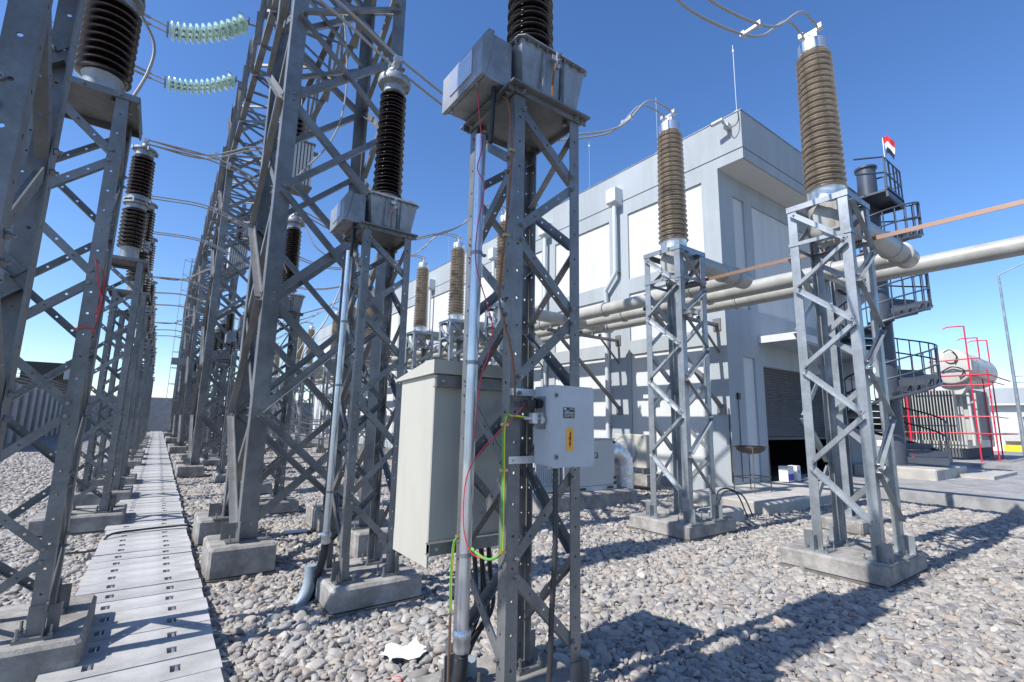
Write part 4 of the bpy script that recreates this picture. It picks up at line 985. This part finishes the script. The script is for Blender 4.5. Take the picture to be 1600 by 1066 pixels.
s = MB(); s.use('cast').cbox((0, -1.55, zt + .55), (.25, .7, .12), .03); s.build('lamp_head', None, e)

# far background: end wall, left wall, caged mast
e = thing('perimeter_wall', (-6, 28, 0), 'ribbed precast concrete perimeter wall at the left edge', 'wall')
s = MB(); s.use('fence').bb(-.1, 0, 0, 29, 0, 3.0); s.build('panels', None, e)
s = MB(); s.use('fence_dk')
for i in range(14): s.bb(-.16, .14, i * 2.1, i * 2.1 + .45, 0, 3.06)
s.build('posts', None, e)
s = MB(); s.use('wire')
for k in range(4): s.tube([(-.1 + k * .1, 0, 3.25 + k * .14), (-.1 + k * .1, 29, 3.25 + k * .14)], .012, 4)
s.build('barbed_wire', None, e)
e = thing('perimeter_wall', (-6, 57, 0), 'plain grey concrete wall closing the yard at the far end of the walkway', 'wall')
s = MB(); s.use('fence_dk').bb(0, 30, 0, .25, 0, 3.1); s.build('panels', None, e)
s = MB(); s.use('fence').bb(-.1, 30, -.03, .28, 3.1, 3.2); s.build('coping', None, e)
e = thing('shed', (-11.0, 60, 0), 'dark brown stack of sheds behind the left wall', 'shed')
s = MB(); s.use('brick').bb(0, 5.2, 0, 5, 0, 4.6); s.build('wall', None, e)
s = MB(); s.use('black').bb(.8, 3.6, .2, 4.5, 4.62, 6.1); s.use('fence').bb(3.7, 4.7, -.1, 3, 4.62, 6.3); s.build('roof_box', None, e)
e = thing('ladder_mast', (.62, 33, 0), 'slim caged ladder mast beyond the far end of the gantry row', 'mast')
s = MB(); s.use('steel')
for x in (0, .42): s.tube([(x, 0, .6), (x + .05, 0, 10.6)], .03, 6)
for i in range(30): s.tube([(0, 0, .9 + i * .33), (.42, 0, .9 + i * .33)], .015, 5)
s.build('ladder', None, e)
s = MB(); s.use('steel_bright')
for i in range(10):
    z = 2.4 + i * .9; s.tube([(.21 - .5 * sin(k * pi / 8) * 1.0 - .0, -.38 * cos(k * pi / 8) * 1.0, z) for k in range(0, 9)], .015, 5)
for a in (.3, 1.57, 2.8): s.tube([(.21 - .5 * sin(a), -.38 * cos(a), 2.4), (.21 - .5 * sin(a), -.38 * cos(a), 10.5)], .012, 5)
s.build('cage', None, e)
s = MB(); s.use('bolt').bb(-.3, .7, -.3, .3, 4.4, 4.75); s.build('platform', None, e)
e = thing('white_shed', (9.0, 52, 0), 'small white building far down the yard', 'building')
s = MB(); s.use('wallwhite').bb(-4, 2, 0, 4, 0, 4.2); s.build('wall', None, e)
s = MB(); s.use('wallgrey').bb(-4.2, 2.2, -.2, 4.2, 4.2, 4.8); s.build('roof_band', None, e)

# ================================================================== details on the nearest tower
X0, Y0 = TX, TY[1]
e = thing('junction_box', (X0 + .15, Y0 - .14, 1.385), 'light grey junction box with a yellow warning sticker on the nearest tower', 'junction box')
s = MB()
def rbox(s, x0, x1, y0, y1, z0, z1, r, n=4):
    pts = []
    for cx, cz, a0_ in ((x1 - r, z1 - r, 0), (x0 + r, z1 - r, 90), (x0 + r, z0 + r, 180), (x1 - r, z0 + r, 270)):
        for k in range(n + 1): a = radians(a0_ + 90 * k / n); pts.append((cx + r * cos(a), y0, cz + r * sin(a)))
    s.prism(pts, None, (0, y1 - y0, 0))
s.use('boxgrey'); rbox(s, .004, .281, .035, .135, .004, .391, .012); s.build('case', None, e)
s = MB(); s.use('boxgrey'); rbox(s, 0, .285, 0, .031, 0, .395, .016); dr = s.build('door', None, e)
s = MB()
for z in (.345, .05): s.use('cast').lathe([(.013, 0), (.013, .003)], (.03, -.0005, z), (0, -1, 0), 20); s.use('black').lathe([(.006, 0), (.006, .001)], (.03, -.004, z), (0, -1, 0), 12)
s.build('lock', None, dr)
s = MB(); s.use('plate').box((.112, -.0015, .262), (.072, .003, .052)); s.use('platetxt')
for r_, (zz, segs) in enumerate(((.281, ((.078, .092, .008), (.114, .142, .003))), (.271, ((.084, .112, .003),)), (.264, ((.080, .104, .003), (.108, .14, .003))), (.257, ((.080, .142, .0025),)), (.25, ((.08, .1, .0025), (.104, .12, .0025), (.124, .14, .0025))), (.243, ((.08, .092, .0025), (.097, .11, .0025), (.12, .142, .0025))))):
    for a, b_, hh in segs: s.box(((a + b_) / 2, -.0035, zz), (b_ - a, .001, hh))
s.build('name_plate', None, dr)
s = MB(); s.use('warn').box((.118, -.0015, .133), (.043, .003, .108)); s.use('bolt_red')
z0 = .09
s.prism([(.117, -.0045, z0 + .080), (.108, -.0045, z0 + .040), (.116, -.0045, z0 + .044), (.113, -.0045, z0 + .024), (.108, -.0045, z0 + .026), (.1165, -.0045, z0 + .002), (.125, -.0045, z0 + .030), (.119, -.0045, z0 + .027), (.127, -.0045, z0 + .058), (.1195, -.0045, z0 + .052), (.125, -.0045, z0 + .080)], None, (0, .0015, 0))
s.build('warning_sticker', None, dr)
s = MB(); s.use('cast').box((.0, .085, .26), (.006, .07, .16)); s.use('black').lathe([(.022, 0), (.022, .02), (.026, .021), (.026, .035), (.012, .036), (.012, .07)], (-.002, .08, .305), (-1, 0, 0), 14); s.box((-.07, .08, .305), (.05, .03, .03))
s.use('alu').box((-.012, .075, .235), (.018, .05, .05)); s.lathe([(.022, 0), (.022, .012)], (-.01, .055, .225), (-1, 0, 0), 14); s.tube([(-.1, .08, .232), (-.01, .08, .232)], .009, 8); s.box((-.05, .08, .232), (.03, .03, .05))
s.build('connector', None, e)
s = MB(); s.use('alu')
for z in (.36, .03): s.box((-.03, .14, z), (.24, .006, .035)); s.bolt((-.12, .137, z), (0, -1, 0), .009, .006)
s.build('mounting_strap', None, e)
s = MB(); s.use('boxgrey')
for x in (.06, .10, .19, .23): s.lathe([(.011, -.018), (.013, 0)], (x, .085, .004), (0, 0, 1), 8)
s.build('cable_gland', None, e)
# corrugated hose under the box
p = bez([(X0 + .25, Y0 - .055, 1.37), (X0 + .245, Y0 - .06, 1.0), (X0 + .225, Y0 - .06, .7), (X0 + .22, Y0 - .05, .42), (X0 + .17, Y0 - .05, .27), (X0 + .05, Y0 + .1, .255)], 26)
s = MB(); s.use('flex').tube(p, [.0125 if i % 2 else .0155 for i in range(len(p))], 10); tag(s.build('corrugated_hose', ang=80), 'black corrugated hose hanging from the junction box to the plinth', 'hose')
# earth cable (green with yellow stripe)
def striped(name, pts, label, clamps):
    e = thing(name, pts[0], label, 'cable', 'green and yellow earth cables'); o = V(pts[0]); pp = [q - o for q in bez(pts, 10)]
    s = MB(); s.use('green').tube(pp, .0066, 10); s.build('sheath', None, e)
    s = MB(); s.use('ylw').tube([q + V((.0026, -.0032, .001)) for q in pp], .0048, 8); s.build('stripe', None, e)
    s = MB(); s.use('brass')
    for c in clamps: c = V(c) - o; s.box(c, (.034, .022, .014)); s.bolt(c + V((-.012, -.011, 0)), (0, -1, 0), .006, .006)
    s.build('clamp', None, e)
ex = X0 - .022; ey = Y0 + .006
striped('earth_cable', [(ex + .10, ey - .03, 1.62), (ex + .03, ey - .02, 1.625), (ex - .003, ey, 1.60), (ex - .003, ey, 1.3), (ex - .003, ey, 1.05), (ex - .004, ey + .01, .99), (ex - .03, ey + .08, .955), (ex - .045, ey + .2, .98), (ex - .055, ey + .3, 1.04)], 'green and yellow earth cable clipped to the near leg below the junction box', [(ex, ey, 1.585), (ex, ey, 1.37), (ex, ey, 1.0)])
striped('earth_cable', [(ex - .01, ey + .37, 1.0), (ex - .03, ey + .40, .96), (ex - .034, ey + .41, .8), (ex - .03, ey + .41, .62)], 'short green and yellow earth cable left of the shiny conduit', [(ex - .012, ey + .38, 1.0)])
s = MB(); s.use('copper').tube([(ex - .03, ey + .41, .63), (ex - .028, ey + .41, .2)], .007, 6); tag(s.build('earth_rod'), 'bare copper rod below the short earth cable', 'cable')
s = MB(); s.use('copper_dk').tube(bez([(X0 - .02, Y0 + .1, 3.40), (X0 - .022, Y0 + .03, 3.3), (X0 - .018, Y0 + .0, 3.0), (X0 - .03, Y0 + .02, 2.6), (X0 - .05, Y0 + .04, 2.25), (X0 - .03, Y0 + .02, 2.1), (X0 + .0, Y0 - .02, 1.9), (X0 + .02, Y0 - .02, 1.7)], 8), .0058, 8)
s.use('brass'); s.box((X0 - .018, Y0 + .0, 3.02), (.03, .02, .014)); s.box((X0 - .03, Y0 + .02, 2.55), (.03, .02, .014)); tag(s.build('copper_braid'), 'braided copper earth strap down the near leg of the nearest tower', 'cable')
s = MB(); s.use('redwire')
s.tube(bez([(X0 + .05, Y0 - .06, 1.69), (X0 - .0, Y0 - .08, 1.65), (X0 - .04, Y0 + .03, 1.55), (X0 - .09, Y0 + .15, 1.42), (X0 - .115, Y0 + .2, 1.3), (X0 - .12, Y0 + .2, 1.1), (X0 - .10, Y0 + .16, .98), (X0 - .05, Y0 + .1, .95)], 8), .003, 6)
s.tube(bez([(X0 - .14, Y0 + .17, 3.46), (X0 - .12, Y0 + .18, 3.3), (X0 - .10, Y0 + .17, 3.1), (X0 - .13, Y0 + .16, 2.95), (X0 - .09, Y0 + .15, 2.85), (X0 - .12, Y0 + .16, 2.6), (X0 - .11, Y0 + .17, 2.4), (X0 - .05, Y0 + .1, 2.1), (X0 - .06, Y0 + .1, 1.95), (X0 - .09, Y0 + .13, 1.8), (X0 - .10, Y0 + .16, 1.5)], 8), .003, 6)
tag(s.build('red_wire'), 'thin red wires looping round the shiny conduit', 'wire')
# black cables below cabinet
for k, (x, y, c) in enumerate(((1.68, 2.66, 0), (1.71, 2.72, 1), (1.735, 2.66, 2), (1.76, 2.72, 3), (1.80, 2.68, 4), (1.83, 2.74, 5))):
    s = MB(); s.use('rubber').tube(bez([(x - .03, y, .92), (x - .01, y - .02, .65), (x - .02 + .02 * (c % 3), y - .02, .45), (1.55 + .012 * c, Y0 + .66, .28), (1.50 + .006 * c, Y0 + .54, .1)], 8), .012, 8)
    tag(s.build('cable'), 'one of the black cables dropping from the beige cabinet into the plastic duct', 'cable', 'black cables below the cabinet')
# hoses at the foot
s = MB(); p = bez([(X0 - .08, Y0 - .02, .27), (X0 + .0, Y0 - .14, .33), (X0 + .12, Y0 - .2, .27), (X0 + .3, Y0 - .3, .2)], 22); s.use('flex').tube(p, [.014 if i % 2 else .0165 for i in range(len(p))], 10); tag(s.build('corrugated_hose', ang=80), 'black hose curling over the plinth at the bottom edge', 'hose')

# beige cabinet
CX0, CX1, CY0, CY1 = 1.262, 1.78, 2.50, 2.96
e = thing('control_cabinet', (CX0, CY0, .885), 'tall beige metal cabinet with a sloped roof standing behind the nearest tower', 'cabinet')
w, d = CX1 - CX0, CY1 - CY0
s = MB(); s.use('cabinet').cbox((w / 2, d / 2, .5125), (w, d, .925), .005); s.build('body', None, e)
s = MB(); s.use('cabinet'); s.prism([(-.022, -.03, .977), (-.022, d + .05, .955), (-.022, d + .05, .968), (-.022, .06, 1.055), (-.022, -.03, 1.055)], None, (w + .044, 0, 0)); s.build('roof', None, e)
s = MB(); s.use('cabinet').bb(.0, .010, .0, d, -.07, .05); s.bb(.0, w, .0, .010, -.0, .05); s.build('skirt', None, e)
for zz in (.90, .0):
    s = MB(); s.use('steel'); s.bb(-.012, w + .05, -.052, -.046, zz, zz + .062); s.bb(-.012, w + .05, -.046, -.004, zz, zz + .006); s.bb(-.012, w + .05, -.046, -.004, zz + .056, zz + .0615)
    s.use('bolt').bolt((.03, -.052, zz + .03), (0, -1, 0), .010, .008); s.build('mounting_rail', None, e)

# bits on the ground
s = MB(); s.use('paper'); rp = random.Random(5); gp = [[(-.04 + .30 * i / 9 + .02 * sin(j), .22 * j / 7 + .03 * sin(i * .8) - .02, .056 + .011 * sin(i * 1.1 + j * .7) + rp.uniform(-.004, .005)) for j in range(8)] for i in range(10)]
s.add([p for row in gp for p in row], [(i * 8 + j, (i + 1) * 8 + j, (i + 1) * 8 + j + 1, i * 8 + j + 1) for i in range(9) for j in range(7) if not (i < 2 and j > 4) and not (i > 7 and j < 2)]); tag(s.build('paper_scrap', None, None, (1.42, 3.22, 0)), 'crumpled white paper on the pebbles in the foreground', 'paper')
s = MB(); s.use('paper'); s.add([(0, 0, .05), (.3, -.03, .05), (.33, .12, .06), (.05, .16, .06)], [(0, 1, 2, 3)]); s.use('paper'); s.add([(0, 0, .06), (.3, -.03, .06), (.33, .12, .07), (.05, .16, .07)], [(0, 1, 2, 3)]); tag(s.build('paper_scrap', None, None, (1.55, 7.3, 0)), 'flat white scrap on the pebbles under the gantry', 'paper')
s = MB(); s.use('redwire').tube(bez([(1.30, 3.05, .05), (1.36, 2.98, .07), (1.33, 2.86, .06), (1.42, 2.78, .07), (1.40, 2.66, .05)], 6), .0025, 5); tag(s.build('red_wire'), 'loose red wire on the pebbles beside the foreground conduit', 'wire')
s = MB(); s.use('rubber').tube(bez([(-.62, 7.0, .16), (-.4, 7.6, .05), (-.3, 7.85, .15), (-.05, 8.0, .15), (.3, 8.05, .15), (.5, 8.0, .15), (.62, 8.1, .05)], 8), .013, 6); tag(s.build('cable'), 'dark cable lying across the walkway', 'cable')

# copper earth bar
s = MB(); s.use('copper').bb(6.865, 6.875, -6, 4.95, 3.868, 3.92); tag(s.build('earth_bar'), 'long flat copper earth bar running off to the right', 'earth bar')

# ================================================================== overhead twin conductors
def twin(name, label, pts, sep=.075, r=.014, sp_=(), axis=(0, 1, 0), grp='twin overhead conductors'):
    e = thing(name, pts[0], label, 'conductor', grp); o = V(pts[0]); ax = V(axis)
    pp = [q - o for q in bez(pts, 12)]
    for sg in (-1, 1):
        s = MB(); s.use('wire').tube([q + ax * sep * sg for q in pp], r, 8); s.build('wire', None, e)
    if sp_:
        s = MB(); s.use('alu')
        for f in sp_:
            c = pp[int(f * (len(pp) - 1))]; s.box(c, (.035, sep * 2 + .04, .03))
            for sg in (-1, 1): s.box(c + ax * sep * sg, (.06, .05, .05))
        s.build('spacer', None, e)
    return e
cz = TH + 2.02; lz = LH + 2.0; rz_ = RTOP + .02 + 2.46
for i in range(12):
    bnum, ph = divmod(i, 3)
    ty = TY[i]; cxt = (TX + .285, ty + .25, cz)
    if i < len(RY):
        ry = RY[i] + RW / 2; rx = RX + RW / 2
        twin('twin_conductor', 'twin conductor from the %s transformer to the tan bushing' % ORD[i], ([cxt, (2.6, ty + .25, cz - .27), (3.4, ty + .25, cz - .22), (4.42, ry, cz + .18), (5.2, ry, cz + .62), (5.8, ry, rz_ - .10), (6.2, ry, rz_ + .02), (rx, ry, rz_)] if i != 1 else [cxt, (2.3, ty + .25, cz - .05), (3.2, ty + .25, cz + .02), (3.9, ry, cz + .26), (4.65, ry, cz + .45), (5.3, ry, cz + .74), (6.0, ry, rz_ - .05), (rx, ry, rz_)]), sep=.09 if i == 1 else .075, sp_=(.62,))
    if i > 0:
        ly = min(LY, key=lambda v: abs(v + .3 - (ty + .25)))
        twin('twin_conductor', 'twin conductor over the walkway, %s from the camera' % ORD[i - 1], [(LX - .20, ly + .3, lz), (.3, ty + .27, lz + .08), (.95, ty + .26, lz - .1), cxt], sp_=(.45,))
# upward taps at the second left insulator group
for k in (2, 5, 8):
    if k < len(LY): twin('twin_conductor', 'twin conductor rising from the %s left insulator towards the gantry' % ORD[k], [(LX - .20, LY[k] + .3, lz), (.2, LY[k] + .5, lz + .12), (1.0, LY[k] + .9, lz + .75), (1.7, LY[k] + 1.6, lz + .9)], sp_=(.4,))
# slack jumper wires
def jumper(label, pts, r=.012):
    s = MB(); s.use('wire').tube(bez(pts, 12), r, 7); tag(s.build('jumper_wire'), label, 'wire', 'slack jumper wires near the gantry')
jumper('long slack wire hanging from the gantry head to the third transformer', [(1.40, 6.6, 8.3), (1.66, 6.7, 7.2), (1.75, 6.8, 6.3), (1.62, 6.9, 5.6), (1.2, 7.2, 4.9), (1.1, 7.6, 4.3), (1.5, 8.6, 4.0)])
jumper('wire sagging from the third transformer head', [(1.70, 9.2, 5.35), (2.0, 9.0, 4.7), (2.5, 8.9, 4.3), (2.3, 8.9, 3.4), (1.9, 8.8, 2.6), (2.2, 8.7, 1.9)])
for k in range(5): jumper('slack loop of white cable low between the far towers, loop %s from the left' % ORD[k], [(1.9 + k * .35, 10.5 + k, 3.6), (1.5 + k * .35, 10.3 + k, 2.6), (1.75 + k * .4, 10.2 + k, 1.6), (2.6 + k * .5, 10.4 + k, 1.2 + .1 * k), (3.7 + k * .5, 10.8 + k, 1.3)], .016)
jumper('pale loop of wire beside the fat dark insulator at the upper left', [(-.50, 4.75, 4.95), (-.37, 4.8, 4.72), (-.38, 4.8, 4.45), (-.46, 4.75, 4.1), (-.50, 4.72, 3.88)], .012)
